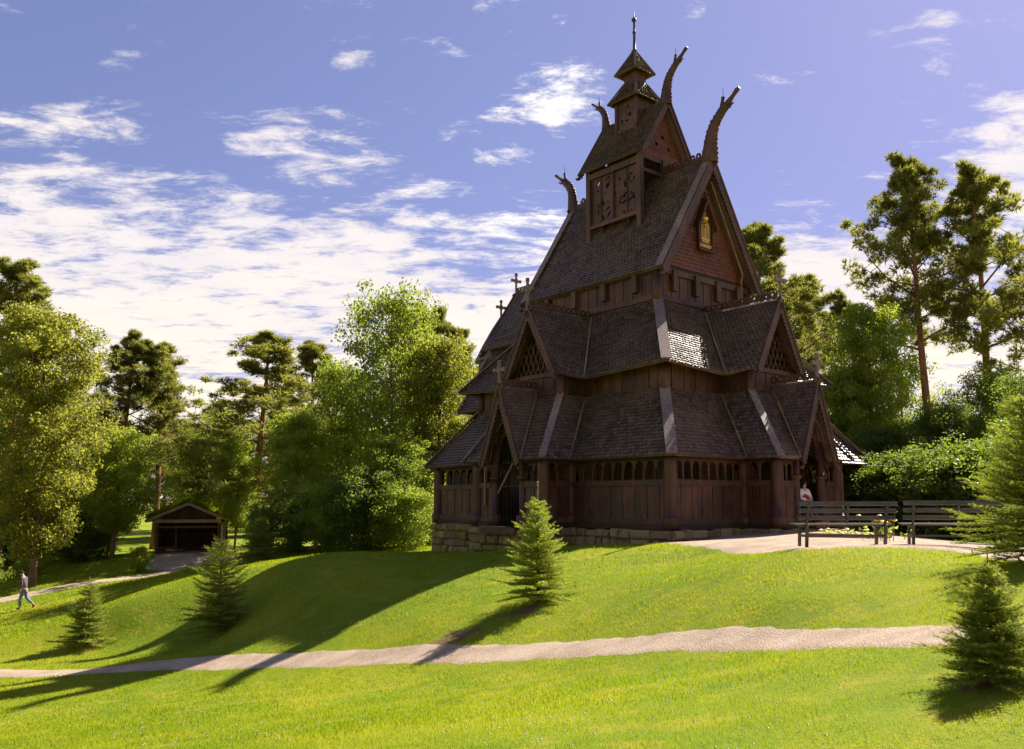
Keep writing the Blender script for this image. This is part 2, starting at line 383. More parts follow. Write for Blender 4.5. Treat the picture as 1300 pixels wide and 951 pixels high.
# ---- gallery posts, parapets, arcades
def post(x, y, r=.20, h1=HE-.02, capring=False, mat='wood'):
    mb = MB(); b = L3(x,y,0)
    prof = [(H0,.285),(H0+.38,.285),(H0+.41,.25),(H0+.415,r*1.0),(.0,r*1.02),(h1-.25,r*.96),(h1,r*.96)]
    if capring: prof = [(H0,.27),(H0+.38,.27),(H0+.42,.24),(H0+.43,r*.9),(.6,r*.95),(.78,r*.85),(.84,r*1.3),(.92,r*1.35),(.97,r*.9),(h1+.6,r*.85)]
    mb.tube([V((b.x,b.y,h-GB)) for h,_ in prof],[q for _,q in prof],16)
    o = mb.build('gallery_post', M[mat], church, True)
    o.data.polygons.foreach_set('use_smooth',[len(f.vertices)==4 and abs(f.normal.z)<.5 for f in o.data.polygons]); return o
def seg(p, q, out, arches=True):
    """one bay of gallery wall between two posts, p,q local xy"""
    p, q = V((p[0],p[1],0)), V((q[0],q[1],0)); out = V(out).normalized(); ex = (q-p).normalized(); Ln = (q-p).length
    a = p+ex*.16; b = q-ex*.16; Ln = (b-a).length
    Z = lambda h: h-GB
    par = MB(); planks(par, a, b, lambda s: Z(H0+.3), lambda s: Z(.60), out, .27, .04)
    up = V((0,0,1))
    def bm(h0,h1,dep,off=0.): par.beam(V((a.x,a.y,Z((h0+h1)/2)))+out*off, V((b.x,b.y,Z((h0+h1)/2)))+out*off, dep, h1-h0, up)
    bm(.55,.74,.16,.04); bm(H0+.16,H0+.34,.14,.05)
    par.build('parapet', M['wood'], church)
    s = MB(); s.beam(V((a.x,a.y,Z(H0+.085)))+out*.04, V((b.x,b.y,Z(H0+.085)))+out*.04, .30,.17,up); s.build('sill_beam', M['wood_dark'], church)
    pl = MB(); pl.beam(V((a.x,a.y,Z(1.47))), V((b.x,b.y,Z(1.47))), .2, .14, up); pl.build('wall_plate', M['wood_dark'], church)
    ar = MB(); n = max(1, round(Ln/.46)); w = Ln/n
    z0, z1 = .745, 1.40
    def fn(x,z):
        h = z0+z if False else z
        c = (math.floor(x/w)+.5)*w; r = w*.5-.045
        hz = z  # height above arch spring band start
        sp = .12
        if z < sp: return abs(x-c) > r+.0
        return math.hypot(x-c, (z-sp)*.95) > r
    ar.mask(V((a.x,a.y,Z(1.04)))-out*.03, ex, up, Ln, .36, fn, .022, .05)
    if ex.cross(up).dot(out) < 0: pass
    for k in range(n+1):
        c = a+ex*min(max(k*w,.03),Ln-.03); 
        pr = [(z0,.06),(z0+.05,.06),(z0+.08,.035),(z0+.2,.045),(z0+.3,.036),(z0+.33,.055),(z0+.37,.055)]
        ar.tube([V((c.x,c.y,Z(h))) for h,_ in pr],[r for _,r in pr],8)
    ar.build('arcade', M['wood'], church)
D2 = lambda f: (f.x, f.y)
def XY(fn,a,d): v = fn(a,d,0); return (v.x,v.y)
postset = set()
for name,(fn,A,Dd) in SIDES.items():
    out = fn(0,1,0)-fn(0,0,0); al = fn(1,0,0)-fn(0,0,0)
    for s in (-1,1):
        if name in 'WE': post(*XY(fn,s*A,Dd), r=.225)
        if name == 'E': continue
        post(*XY(fn,s*b_,Dd), r=.17); post(*XY(fn,s*b_,Dd+p_), r=.22)
        post(*XY(fn,s*.79,Dd+p_), r=.17, h1=1.5, capring=True)
        seg(XY(fn,s*A,Dd), XY(fn,s*b_,Dd), out)
        seg(XY(fn,s*b_,Dd), XY(fn,s*b_,Dd+p_), al*s)
        seg(XY(fn,s*b_,Dd+p_), XY(fn,s*.79,Dd+p_), out)
    if name == 'E': seg(XY(fn,-A,Dd), XY(fn,A,Dd), out)
# ---- gallery (lower) roof, hips, portal gables
for name,(fn,A,Dd) in SIDES.items():
    out = fn(0,1,0)-fn(0,0,0)
    for s in (-1,1):
        if name == 'E':
            if s == 1: roof_face(g_roof, fn(-(A-i1),Dd-i1,HT), fn(A-i1,Dd-i1,HT), fn(A+o_,Dd+o_,HE), fn(-(A+o_),Dd+o_,HE), .05)
            continue
        roof_face(g_roof, fn(s*(A-i1),Dd-i1,HT), fn(s*ab,Dd-i1,HT), fn(s*(b_+o_),Dd+o_,HE), fn(s*(A+o_),Dd+o_,HE), .06)
        roof_face(g_roof, fn(s*ab,Dd-i1,HT), fn(s*ab,Dd,HT), fn(s*(b_+o_),Dd+p_+o_,HE), fn(s*(b_+o_),Dd+o_,HE), .03)
        roof_face(g_roof, fn(s*ab,Dd,HT), fn(s*.05,Dd,HT), fn(s*1.10,Dd+p_+o_,HE), fn(s*(b_+o_),Dd+p_+o_,HE), .05)
        hip('hip_board', fn(s*ab,Dd,HT+.02), fn(s*(b_+o_),Dd+p_+o_,HE+.0), .26)
        hip('valley_board', fn(s*ab,Dd-i1+.03,HT), fn(s*(b_+o_),Dd+o_+.03,HE), .06, 'valley', .035)
        # portal gable roof
        rf = MB(); fr = Dd+p_+o_+.02
        roof_face(rf, fn(0,Dd-.1,4.25), fn(0,fr,4.25), fn(s*1.12,fr,HE-.06), fn(s*1.06,fr-.22,HE-.03), .02, .15,.15)
        rf.build('portal_roof', M['shingle'], church)
        barge(fn, fn(0,fr,4.34), fn(s*1.17,fr,HE-.12), out, .30)
        hip('valley_board', fn(s*.06,Dd+.03,HT+.07), fn(s*1.14,fr-.03,HE+.02), .05,'valley',.05)
    if name == 'E': continue
    fr = Dd+p_+o_
    crest(fn(0,Dd+.0,4.28), fn(0,fr-.05,4.28))
    cross(fn(0,fr+.05,4.35), .75, ax=fn(1,0,0)-fn(0,0,0))
    # arch braces and dark tympanum inside the portal gable
    tg = MB(); r0 = .66
    def tf(x,z):
        a = x-1.05; h = z+1.5
        if abs(a) > 1.02*(4.1-h)/2.6: return False
        if h < 2.35: return abs(a) > .60*math.sqrt(max(0,1-((h-1.5)/1.0)**2)) if h>1.5 else False
        return abs(a) > .60*math.sqrt(max(0,1-((h-1.5)/1.0)**2)) if h < 2.5 else True
    al = fn(1,0,0)-fn(0,0,0)
    tg.mask(fn(-1.05,Dd+p_-.04,1.5), al, (0,0,1), 2.1, 2.6, tf, .035, .06)
    tg.build('portal_arch', M['wood'], church)
    tb = MB()
    for s in (-1,1):
        pts = [fn(s*.78,Dd+p_+.28,1.55), fn(s*.70,Dd+p_+.28,2.0), fn(s*.42,Dd+p_+.28,2.55), fn(s*.03,Dd+p_+.28,2.95)]
        tb.tube(pts, [.06,.06,.05,.05], 6)
    tb.beam(fn(-.42,Dd+p_+.24,3.0), fn(.42,Dd+p_+.24,3.0), .06,.08)
    tb.build('arch_brace', M['wood'], church)
for sx in (-1,1):
    for sy in (-1,1):
        hip('hip_board', L3(sx*(HV-i1),sy*(HU-i1),HT+.02), L3(sx*(HV+o_),sy*(HU+o_),HE), .36)
        hip('hip_board', L3(sx*(HV-j1),sy*(HU-j1),HT2+.02), L3(sx*(HV-.6),sy*(HU-.6),HE2), .36)
        # round corner posts of the aisle storey and nave storey
        for (ii,h0,h1,r) in ((i1,3.6,4.85,.24),(j1,7.2,8.75,.2)):
            mb = MB(); mb.tube([L3(sx*(HV-ii),sy*(HU-ii),h0), L3(sx*(HV-ii),sy*(HU-ii),h1)], r, 14); mb.build('corner_post', M['wood'], church, True)
# ---- inner walls
up = V((0,0,1)); Z = lambda h: h-GB
for name,(fn,A,Dd) in SIDES.items():
    out = fn(0,1,0)-fn(0,0,0); al = fn(1,0,0)-fn(0,0,0)
    w = MB(); planks(w, D2(fn(-(A-i1),Dd-i1,0))+(0,), D2(fn(A-i1,Dd-i1,0))+(0,), lambda s: Z(H0), lambda s: Z(5.0), out, .32)
    w.build('nave_wall', M['wood'], church)
    # arm of the aisle storey, carrying the middle gable
    if name != 'E':
        w = MB(); planks(w, D2(fn(-ab,Dd,0))+(0,), D2(fn(ab,Dd,0))+(0,), lambda s: Z(3.3), lambda s: Z(4.72), out, .3)
        for s in (-1,1): planks(w, D2(fn(s*ab,Dd,0))+(0,), D2(fn(s*ab,Dd-i1,0))+(0,), lambda q: Z(3.3), lambda q: Z(4.9), al*s, .3)
        w.beam(fn(-ab-.1,Dd+.07,4.72), fn(ab+.1,Dd+.07,4.72), .14,.16,up); w.beam(fn(-ab,Dd+.05,4.02), fn(ab,Dd+.05,4.02), .1,.14,up)
        w.build('arm_wall', M['wood'], church)
        for s in (-1,1):
            mb = MB(); mb.tube([fn(s*ab,Dd,3.3),fn(s*ab,Dd,4.8)], .15, 10); mb.build('corner_post', M['wood'], church, True)
    # upper nave storey
    w = MB(); planks(w, D2(fn(-(A-j1),Dd-j1,0))+(0,), D2(fn(A-j1,Dd-j1,0))+(0,), lambda s: Z(7.2), lambda s: Z(8.72), out, .24, .05)
    w.beam(fn(-(A-j1),Dd-j1+.06,7.62), fn(A-j1,Dd-j1+.06,7.62), .12, .2, up); w.beam(fn(-(A-j1)-.1,Dd-j1+.08,8.66), fn(A-j1+.1,Dd-j1+.08,8.66), .16, .22, up)
    w.build('clerestory_wall', M['wood'], church)
    for k in range(4):
        a = -(A-j1)*.72 + k*(A-j1)*1.44/3
        mb = MB(); c = fn(a,Dd-j1+.17,8.3); mb.beam(c-V((0,0,.38)), c+V((0,0,.42)), .26, .16, out); mb.build('wall_bracket', M['wood'], church)
# ---- aisle (middle) roof with gables
for name,(fn,A,Dd) in SIDES.items():
    out = fn(0,1,0)-fn(0,0,0); al = fn(1,0,0)-fn(0,0,0)
    for s in (-1,1):
        if name == 'E':
            if s == 1: roof_face(a_roof, fn(-(A-j1),Dd-j1,HT2), fn(A-j1,Dd-j1,HT2), fn(A-.6,Dd-.6,HE2), fn(-(A-.6),Dd-.6,HE2), .08)
            continue
        roof_face(a_roof, fn(s*(A-j1),Dd-j1,HT2), fn(s*.02,Dd-j1,HT2-.1), fn(s*1.93,Dd-.6,HV2), fn(s*(A-.6),Dd-.6,HE2), .09)
        rf = MB(); fr = Dd+.40
        roof_face(rf, fn(0,Dd-j1-.05,7.36), fn(0,fr,7.36), fn(s*1.48,fr,4.74), fn(s*1.95,Dd-.6,HV2), .03)
        rf.build('gable_roof', M['shingle'], church)
        barge(fn, fn(0,fr,7.46), fn(s*1.54,fr,4.66), out, .32)
        hip('valley_board', fn(s*.03,Dd-j1+.05,7.36), fn(s*1.97,Dd-.57,HV2), .06,'valley',.05)
    if name == 'E': continue
    crest(fn(0,Dd-j1+.1,7.40), fn(0,fr-.05,7.40)); cross(fn(0,fr+.05,7.45), .95, ax=al)
    # lattice in the gable
    g = MB()
    def lf(x,z):
        a = x-1.3
        lim = 1.3*(1-z/2.35)
        if abs(a) > lim: return False
        if abs(a) > lim-.16 : return True
        u, v = (a*2.2+z)/.62, (a*2.2-z)/.62
        return min(u-math.floor(u), v-math.floor(v)) < .17 and z < 1.25 or z > 1.5
    g.mask(fn(-1.3,Dd+.02,4.8), al, (0,0,1), 2.6, 2.35, lf, .03, .05); g.build('gable_lattice', M['wood'], church)
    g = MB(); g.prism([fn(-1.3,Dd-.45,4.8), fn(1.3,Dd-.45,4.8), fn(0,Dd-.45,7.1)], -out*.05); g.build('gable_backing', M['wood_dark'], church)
g_roof.build('gallery_roof', M['shingle'], church); a_roof.build('aisle_roof', M['shingle'], church)
# ---- nave roof
n_roof = MB(); EV, VG = 3.10, HU-2.45
for s in (-1,1):
    roof_face(n_roof, L3(0,-VG*s*1,HMA), L3(0,VG*s,HMA), L3(s*EV,VG*s,HM), L3(s*EV,-VG*s,HM), .13, .17, .17, .12)
n_roof.build('nave_roof', M['shingle'], church)
for sy in (-1,1):
    out = V((0,sy,0))
    for s in (-1,1):
        barge(None, L3(0,sy*VG,HMA+.10), L3(s*(EV+.05),sy*VG,HM-.08), out, .38, th=.08)
        r = MB(); r.beam(L3(0,sy*(VG-.12),HMA+.07), L3(s*(EV+.03),sy*(VG-.12),HM+.03), .32, .06, V((s*.85,0,.53))); r.build('verge_board', M['board'], church)
    # shingled gable wall
    gw = MB(); yy = sy*(HU-j1)
    gw.prism([L3(-2.72,yy,8.72), L3(2.72,yy,8.72), L3(2.45,yy,9.3), L3(0,yy,13.25), L3(-2.45,yy,9.3)], -out*.05)
    gw.build('gable_wall', M['wood_dark'], church)
    gs = MB()
    rows = 26
    for k in range(rows):
        h = 8.95+k*.155; lim = 2.72*(13.3-h)/(13.3-8.95)
        off = .5*(k%2)
        for q in range(-22,22):
            x0 = (q+off)*.15; x1 = x0+.14
            if max(abs(x0),abs(x1)) > lim: continue
            y0 = yy+sy*.01; yb = yy+sy*.045
            vs = [L3(x0,y0,h+.17),L3(x1,y0,h+.17),L3(x1,yb,h+.03),L3((x0+x1)/2,yb,h-.035),L3(x0,yb,h+.03)]
            vs += [v-V((0,sy*.035,0)) for v in vs[2:]]
            gs.add(vs,[(0,1,2,3,4),(2,5,6,3),(3,6,7,4)])
    gs.build('gable_shingles', M['gable_shingle'], church)
crest(L3(0,-VG+.5,HMA+.06), L3(0,VG-.5,HMA+.06), .30, sp=.3)
mb = MB(); mb.beam(L3(0,-VG,HMA+.03), L3(0,VG,HMA+.03), .2,.12); mb.build('ridge_beam', M['wood'], church)
# rain pipe in the west gable
mb = MB(); mb.tube([L3(.2,-(HU-j1)-.3,12.7), L3(2.15,-(HU-j1)-.3,9.25), L3(2.2,-(HU-j1)-.2,9.0), L3(2.2,-(HU-j1)-.2,8.0)], .035, 6); mb.build('lightning_rod', M['valley'], church)
# ---- sign in the gable
sg = empty('gable_sign'); sg.parent = church; yy = -(HU-j1)-.10
SX = -.05
bd = MB(); bd.prism([L3(SX-.42,yy,9.85),L3(SX+.42,yy,9.85),L3(SX+.42,yy,10.85),L3(SX,yy,11.75),L3(SX-.42,yy,10.85)], V((0,-.05,0)))
bd_o = bd.build('sign_board', M['red_wood'], church); bpy.data.objects.remove(sg)
rr = MB()
for s in (-1,1): rr.beam(L3(SX-s*.06,yy-.10-.003*s,11.99), L3(SX+s*.58,yy-.10,10.72), .30, .05, V((s*.9,0,.45)))
for s in (-1,1): rr.beam(L3(SX+s*.42,yy-.09,9.8), L3(SX+s*.42,yy-.09,11.1), .05,.05,(1,0,0))
rr.beam(L3(SX-.46,yy-.10,9.83), L3(SX+.46,yy-.10,9.83), .16,.06)
rr.beam(L3(SX,yy-.10,11.85), L3(SX,yy-.10,12.45), .06,.06); rr.beam(L3(SX-.16,yy-.10,12.25), L3(SX+.16,yy-.10,12.25), .06,.06)
rr.build('sign_frame', M['wood'], bd_o)
em = MB(); yf = yy-.065
def arch(cx, w, h0, h1, t):
    pts = [L3(cx-w,yf,h0), L3(cx-w,yf,h1)] + [L3(cx-w*math.cos(a),yf,h1+w*math.sin(a)*1.1) for a in [math.pi*k/8 for k in range(1,8)]] + [L3(cx+w,yf,h1), L3(cx+w,yf,h0)]
    em.tube(pts, t, 5)
arch(SX,.23,10.33,10.78,.02); arch(SX,.15,10.33,10.76,.017); arch(SX,.07,10.33,10.70,.015)
em.beam(L3(SX-.27,yf,10.32),L3(SX+.27,yf,10.32),.03,.04); em.beam(L3(SX,yf,10.33),L3(SX,yf,10.9),.03,.03)
em.tube([L3(SX,yf,11.04),L3(SX,yf,11.08),L3(SX,yf,11.17),L3(SX,yf,11.22)],[.07,.12,.14,.03],10,flat=1)
for q in (-.1,-.03,.04,.1): em.tube([L3(SX+q*.8,yf,11.12),L3(SX+q*1.2,yf,11.26)],[.03,.012],5)
em.beam(L3(SX-.05,yf,11.34),L3(SX+.05,yf,11.34),.02,.02); em.beam(L3(SX,yf,11.22),L3(SX,yf,11.40),.02,.02)
em.build('emblem', M['gold'], bd_o)
def letters(txt, x, h, size, parent, width):
    cu = bpy.data.curves.new('lettering','FONT'); cu.body = txt; cu.size = size; cu.extrude = .008; cu.align_x = 'CENTER'; cu.offset=.004
    o = bpy.data.objects.new('lettering', cu); COL.objects.link(o); bpy.context.view_layer.update()
    dg = bpy.context.evaluated_depsgraph_get(); me = bpy.data.meshes.new_from_object(o.evaluated_get(dg)); bpy.data.objects.remove(o)
    xs = [v.co.x for v in me.vertices]; k = width/(max(xs)-min(xs))
    n = link('lettering', me, parent); me.materials.clear(); me.materials.append(M['gold'])
    for v in me.vertices: v.co = V((v.co.x*k, -v.co.z, v.co.y))
    n.location = L3(x, yy-.065, h); return n
letters('NORSK', SX, 10.18, .16, bd_o, .42); letters('FOLKEMUSEUM', SX, 9.99, .17, bd_o, .72)
# ---- ridge turret
TW, TU = 1.38, 1.45; HTE, HTR = 14.2, 16.8; EVt, VGt = 1.66, 1.80
def rh(x): return HMA-abs(x)*(HMA-HM)/EV   # nave roof height at cross offset x
for sx in (-1,1):
    for sy in (-1,1):
        mb = MB(); mb.beam(L3(sx*TW,sy*TU,rh(TW)-.35), L3(sx*TW,sy*TU,HTE+.1), .22,.22,V((0,1,0))); mb.build('turret_post', M['wood'], church)
    pn = MB()
    cs = [(.72,.62),(2.12,.60),(.72,1.72),(2.12,1.80)]
    def pf(x,z):
        if z < .14 or z > 2.32 or x<.12 or x>2.72: return True
        for (cx,cz) in cs:
            r = math.hypot(x-cx,z-cz); th = math.atan2(z-cz,x-cx)
            if r < .47:
                # tracery: carved curls cut right through
                if .05<r<.5 and mnoise.noise((x*5.2+cx*3,z*5.2,cz*2)) > .20 and abs(mnoise.noise((x*11,z*11,4.4))) > .07: return False
                pass
        for (cx,cz) in ((1.45,1.5),(1.48,.9),(1.38,1.15)):
            if math.hypot((x-cx)*2.2,z-cz) < .10: return False
        return True
    pn.mask(L3(sx*(TW-.02), -TU+.02 , 11.72), (0,1,0), (0,0,1), 2.86, 2.5, pf, .03, .05)
    pn.beam(L3(sx*(TW+.05),-TU,11.72), L3(sx*(TW+.05),TU,11.72), .1,.14); pn.beam(L3(sx*(TW+.04),-TU,13.95), L3(sx*(TW+.04),TU,13.95), .12,.24)
    pn.beam(L3(sx*(TW+.04),0,11.75), L3(sx*(TW+.04),0,13.9), .05,.07,(1,0,0))
    pn.build('tracery_panel', M['wood'], church)
for sy in (-1,1):
    out = V((0,sy,0)); y = sy*TU
    w = MB()
    w.beam(L3(-TW,y,14.12), L3(TW,y,14.12), .16,.2); w.beam(L3(-TW,y,13.55), L3(TW,y,13.55), .12,.14); w.beam(L3(0,y+sy*.05,13.3), L3(0,y+sy*.05,14.2), .18,.16,(0,1,0))
    w.build('turret_beam', M['wood'], church)
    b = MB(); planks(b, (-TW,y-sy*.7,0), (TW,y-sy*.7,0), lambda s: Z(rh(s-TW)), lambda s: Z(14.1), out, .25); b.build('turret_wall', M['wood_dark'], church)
    def gf(x,z):
        a = x-1.4
        if abs(a) > 1.4*(1-z/2.3): return False
        for (hx,hz) in ((-.38,.62),(.38,.55),(0,.98)):
            if math.hypot(a-hx,z-hz) < .09: return False
        return True
    b = MB(); b.mask(L3(-1.4,y+sy*.0,14.22),(1,0,0),(0,0,1),2.8,2.3,gf,.035,.05); b.build('turret_gable', M['gable_board'], church)
t_roof = MB()
for s in (-1,1):
    roof_face(t_roof, L3(0,-VGt*s,HTR), L3(0,VGt*s,HTR), L3(s*EVt,VGt*s,HTE), L3(s*EVt,-VGt*s,HTE), .06, .13,.14,.08)
t_roof.build('turret_roof', M['shingle'], church)
for sy in (-1,1):
    for s in (-1,1): barge(None, L3(0,sy*VGt,HTR+.06), L3(s*(EVt+.03),sy*VGt,HTE-.04), V((0,sy,0)), .25, th=.06)
# ---- spire: box, skirt roof, neck, cap, rod
bx = .56
for k in range(4):
    c, s_ = [(1,0),(0,1),(-1,0),(0,-1)][k]
    ex = V((-s_,c,0)); out = V((c,s_,0))
    def sf(x,z):
        if z<.1 or z>1.3 or x<.08 or x>1.04: return True
        r = math.hypot(x-.56,z-.72); th = math.atan2(z-.72,x-.56)
        return not (r<.42 and mnoise.noise((x*8+k*5,z*8,1.7)) > .24)
    pn = MB(); pn.mask(L3(0,0,15.85)+out*(bx-.03)-ex*.56, ex, (0,0,1), 1.12, 1.45, sf, .028, .04)
    pn.beam(L3(0,0,15.9)+out*(bx+.03)-ex*.6, L3(0,0,15.9)+out*(bx+.03)+ex*.6,.08,.12)
    pn.build('spire_panel', M['wood'], church)
    mb = MB(); q = L3(0,0,15.2)+(out+ex)*bx; mb.beam(q,q+V((0,0,2.1)),.14,.14,ex); mb.build('spire_post', M['wood'], church)
def pyr(z0,h0,z1,h1,sag,name,rowh=.12):
    mb = MB()
    for k in range(4):
        c, s_ = [(1,0),(0,1),(-1,0),(0,-1)][k]; ex = V((-s_,c,0)); out = V((c,s_,0))
        roof_face(mb, L3(0,0,z1)+(out-ex)*h1, L3(0,0,z1)+(out+ex)*h1, L3(0,0,z0)+(out+ex)*h0, L3(0,0,z0)+(out-ex)*h0, sag, rowh, .12, .05)
        mb.beam(L3(0,0,z1)+(out+ex)*h1, L3(0,0,z0)+(out+ex)*(h0+.01), .09,.05,(out+ex)*.6+V((0,0,.4)))
    mb.build(name, M['shingle'], church)
pyr(17.2,.84,18.12,.34,.08,'spire_skirt_roof'); pyr(18.5,.62,19.6,.05,.04,'spire_cap_roof')
mb = MB(); mb.box(L3(0,0,18.3),(.66,.66,.55)); mb.build('spire_neck', M['wood'], church); mb = MB(); mb.box(L3(0,0,16.2),(.7,.7,1.5)); mb.build('spire_core', M['wood_dark'], church)
mb = MB(); mb.tube([L3(0,0,h) for h in (19.5,19.62,19.7,20.4,20.45,20.55,20.95,21.0,21.1,21.14,21.2,21.45)], [.1,.14,.07,.05,.09,.05,.045,.1,.11,.04,.02,.012], 8); mb.build('finial', M['iron'], church, True)
# ---- dragon heads
def dragon(base, dirv, k=1.0):
    base = V(base); d = V(dirv).normalized(); u = V((0,0,1)); mb = MB(); sd = d.cross(u)
    S = [(-.10,-.35,.38),(-.08,.0,.36),(-.04,.35,.31),(.0,.65,.27),(.08,.95,.24),(.22,1.2,.215),(.40,1.40,.19),(.54,1.54,.18),(.66,1.64,.17)]
    P = lambda x,z: base+(d*x+u*z)*k
    mb.tube([P(x,z) for x,z,_ in S],[r*k for *_,r in S],12,fdir=d,flat=.72)
    # snout (long upper jaw), lower jaw, ear/horn, tongue rod
    mb.tube([P(.62,1.62),P(.82,1.78),P(1.06,1.98),P(1.24,2.14),P(1.36,2.20)],[.17*k,.12*k,.075*k,.095*k,.06*k],8)
    mb.tube([P(.56,1.62),P(.54,1.80),P(.58,1.98),P(.60,2.10)],[.12*k,.08*k,.065*k,.075*k],8)
    mb.tube([P(.72,1.60),P(.9,1.60),P(1.02,1.70),P(1.10,1.68)],[.07*k,.055*k,.035*k,.02*k],6)
    mb.tube([P(.60,2.08),P(.60,2.5)],[.013,.008],5)
    for i in range(13):   # crest of scallops along the back of the neck
        q = i/12*(len(S)-2)+.3; a = int(q); f = q-a
        x = S[a][0]*(1-f)+S[min(a+1,8)][0]*f; z = S[a][1]*(1-f)+S[min(a+1,8)][1]*f; r = S[a][2]
        tx, tz = S[min(a+1,8)][0]-S[a][0], S[min(a+1,8)][1]-S[a][1]; l = math.hypot(tx,tz); nx, nz = -tz/l, tx/l
        mb.tube([P(x+nx*r*.8,z+nz*r*.8),P(x+nx*(r+.03),z+nz*(r+.03)+.02)],[.10*k,.06*k],6,flat=.5)
        mb.tube([P(x-nx*r*.8,z-nz*r*.8),P(x-nx*(r+.015),z-nz*(r+.015))],[.07*k,.04*k],6,flat=.5)
    for s in (-1,1):
        mb.tube([P(.62,1.6)+sd*s*.08*k,P(.7,1.72)+sd*s*.10*k],[.035*k,.03*k],6)
    return mb.build('dragon_head', M['wood'], church)
dragon(L3(0,-VG-.02,HMA+.12),(0,-1,0)); dragon(L3(0,VG+.02,HMA+.12),(0,1,0),.85)
dragon(L3(0,-VGt,HTR+.02),(0,-1,0),.80); dragon(L3(0,VGt,HTR+.02),(0,1,0),.62)
# ---- chancel and apse behind
ch = MB(); cw = 1.9; y0, y1 = HU-j1, 14.5-HU
for s in (-1,1):
    roof_face(ch, L3(0,y0*1.0 if s>0 else y1,10.4), L3(0,y1 if s>0 else y0,10.4), L3(s*(cw+.25),y1 if s>0 else y0,7.25), L3(s*(cw+.25),y0 if s>0 else y1,7.25), .08)
ch.build('chancel_roof', M['shingle'], church)
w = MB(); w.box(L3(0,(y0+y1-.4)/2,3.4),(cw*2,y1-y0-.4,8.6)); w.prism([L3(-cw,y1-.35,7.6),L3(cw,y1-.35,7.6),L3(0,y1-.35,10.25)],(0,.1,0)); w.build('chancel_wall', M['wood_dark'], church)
for s in (-1,1): barge(None, L3(0,y1,10.45), L3(s*(cw+.28),y1,7.2), V((0,1,0)), .3)
crest(L3(0,y0+.6,10.42), L3(0,y1-.05,10.42)); cross(L3(0,y1,10.5), .85, ax=V((1,0,0)))
ca = MB(); q1 = 14.3-HU; q0 = HU-i1-.5
for s in (-1,1):
    a = [L3(s*1.92,q0,6.9), L3(s*1.92,q1,6.9), L3(s*3.3,q1+.55,4.18), L3(s*3.3,q0,4.18)]
    roof_face(ca, *a, .07); hip('hip_board', a[1], a[2], .28)
    a = [L3(s*2.7,HU,3.6), L3(s*2.7,q1+.3,3.6), L3(s*3.9,q1+1.5,1.5), L3(s*3.9,HU,1.5)]
    roof_face(ca, *a, .06); hip('hip_board', a[1], a[2], .28)
roof_face(ca, L3(-1.92,q1,6.9), L3(1.92,q1,6.9), L3(3.3,q1+.55,4.18), L3(-3.3,q1+.55,4.18), .05)
roof_face(ca, L3(-2.7,q1+.3,3.6), L3(2.7,q1+.3,3.6), L3(3.9,q1+1.5,1.5), L3(-3.9,q1+1.5,1.5), .05)
ca.build('chancel_aisle_roof', M['shingle'], church)
w = MB(); w.box(L3(0,(HU-1+q1+.2)/2,2.3),(5.2,q1+.2-HU+1,4.2)); w.box(L3(0,(HU+q1+1.1)/2,.35),(7.0,q1+1.1-HU,2.4)); w.build('chancel_aisle_wall', M['wood_dark'], church)
ap = MB(); ac = (15.7-HU)
prof = [(5.0,1.15),(7.0,1.15),(7.05,1.35),(7.9,.95),(8.8,.45),(9.4,.06)]
ap.tube([L3(0,ac,h) for h,_ in prof],[r for _,r in prof],12); ap.build('apse', M['shingle'], church); cross(L3(0,ac,9.4),.8,ax=V((1,0,0)))
# ---- floor, stone foundation, steps
fl = MB(); fl.box(L3(0,0,H0-.06),(HV*2+.2,HU*2+.2,.1))
for name,(fn,A,Dd) in SIDES.items():
    if name!='E':
        a = fn(-b_-.1,Dd+.1,H0-.065); b = fn(b_+.1,Dd+p_+.1,H0-.065); c = (a+b)/2; fl.box(c,(abs(a.x-b.x),abs(a.y-b.y),.09))
fl.build('floor', M['wood_dark'], church)
fd = MB(); fd.box(L3(0,0,-2.2),(HV*2+.3,HU*2+.3,2.5)); fd.box(L3(0,HU+.4,-2.2),(7.0,4.8,2.5))
def stones(a, b, out, top=H0-.02, bottom=-3.0):
    a, b, out = V(a), V(b), V(out).normalized(); ex = (b-a).normalized(); Ln = (b-a).length; z = top
    hs = [.30,.34,.28,.36,.34,.4]
    for r_, hh in enumerate(hs):
        s = -.05
        while s < Ln:
            w_ = random.choice((random.uniform(.28,.5),random.uniform(.4,.95))); w_ = min(w_, Ln+.05-s) if Ln-s-w_ > .25 else Ln+.05-s
            g_ = .018; th = random.uniform(.14,.26); t_ = random.uniform(-.03,.03) if r_ else random.uniform(-.05,.03)
            def q(u,zz,d): p = a+ex*u+out*d; return V((p.x,p.y,zz-GB))
            jj = lambda k=.05: random.uniform(-k,k)
            z1_, z0_ = z+t_, z-hh+g_; s0, s1 = s+g_, s+w_-g_
            back = [q(s0,z0_,-.1),q(s1,z0_,-.1),q(s1,z1_,-.1),q(s0,z1_,-.1)]
            mid = [q(s0+jj(),z0_,th-.07),q(s1+jj(),z0_,th-.07),q(s1+jj(),z1_,th-.07),q(s0+jj(),z1_,th-.07)]
            e_ = .06; fr = [q(s0+e_+jj(),z0_+e_+jj(.02),th+jj(.02)),q(s1-e_+jj(),z0_+e_+jj(.02),th+jj(.02)),q(s1-e_+jj(),z1_-e_+jj(.02),th+jj(.02)),q(s0+e_+jj(),z1_-e_+jj(.02),th+jj(.02))]
            fd.add(back+mid+fr, [(0,1,5,4),(1,2,6,5),(2,3,7,6),(3,0,4,7),(4,5,9,8),(5,6,10,9),(6,7,11,10),(7,4,8,11),(8,9,10,11)])
            s += w_
        z -= hh
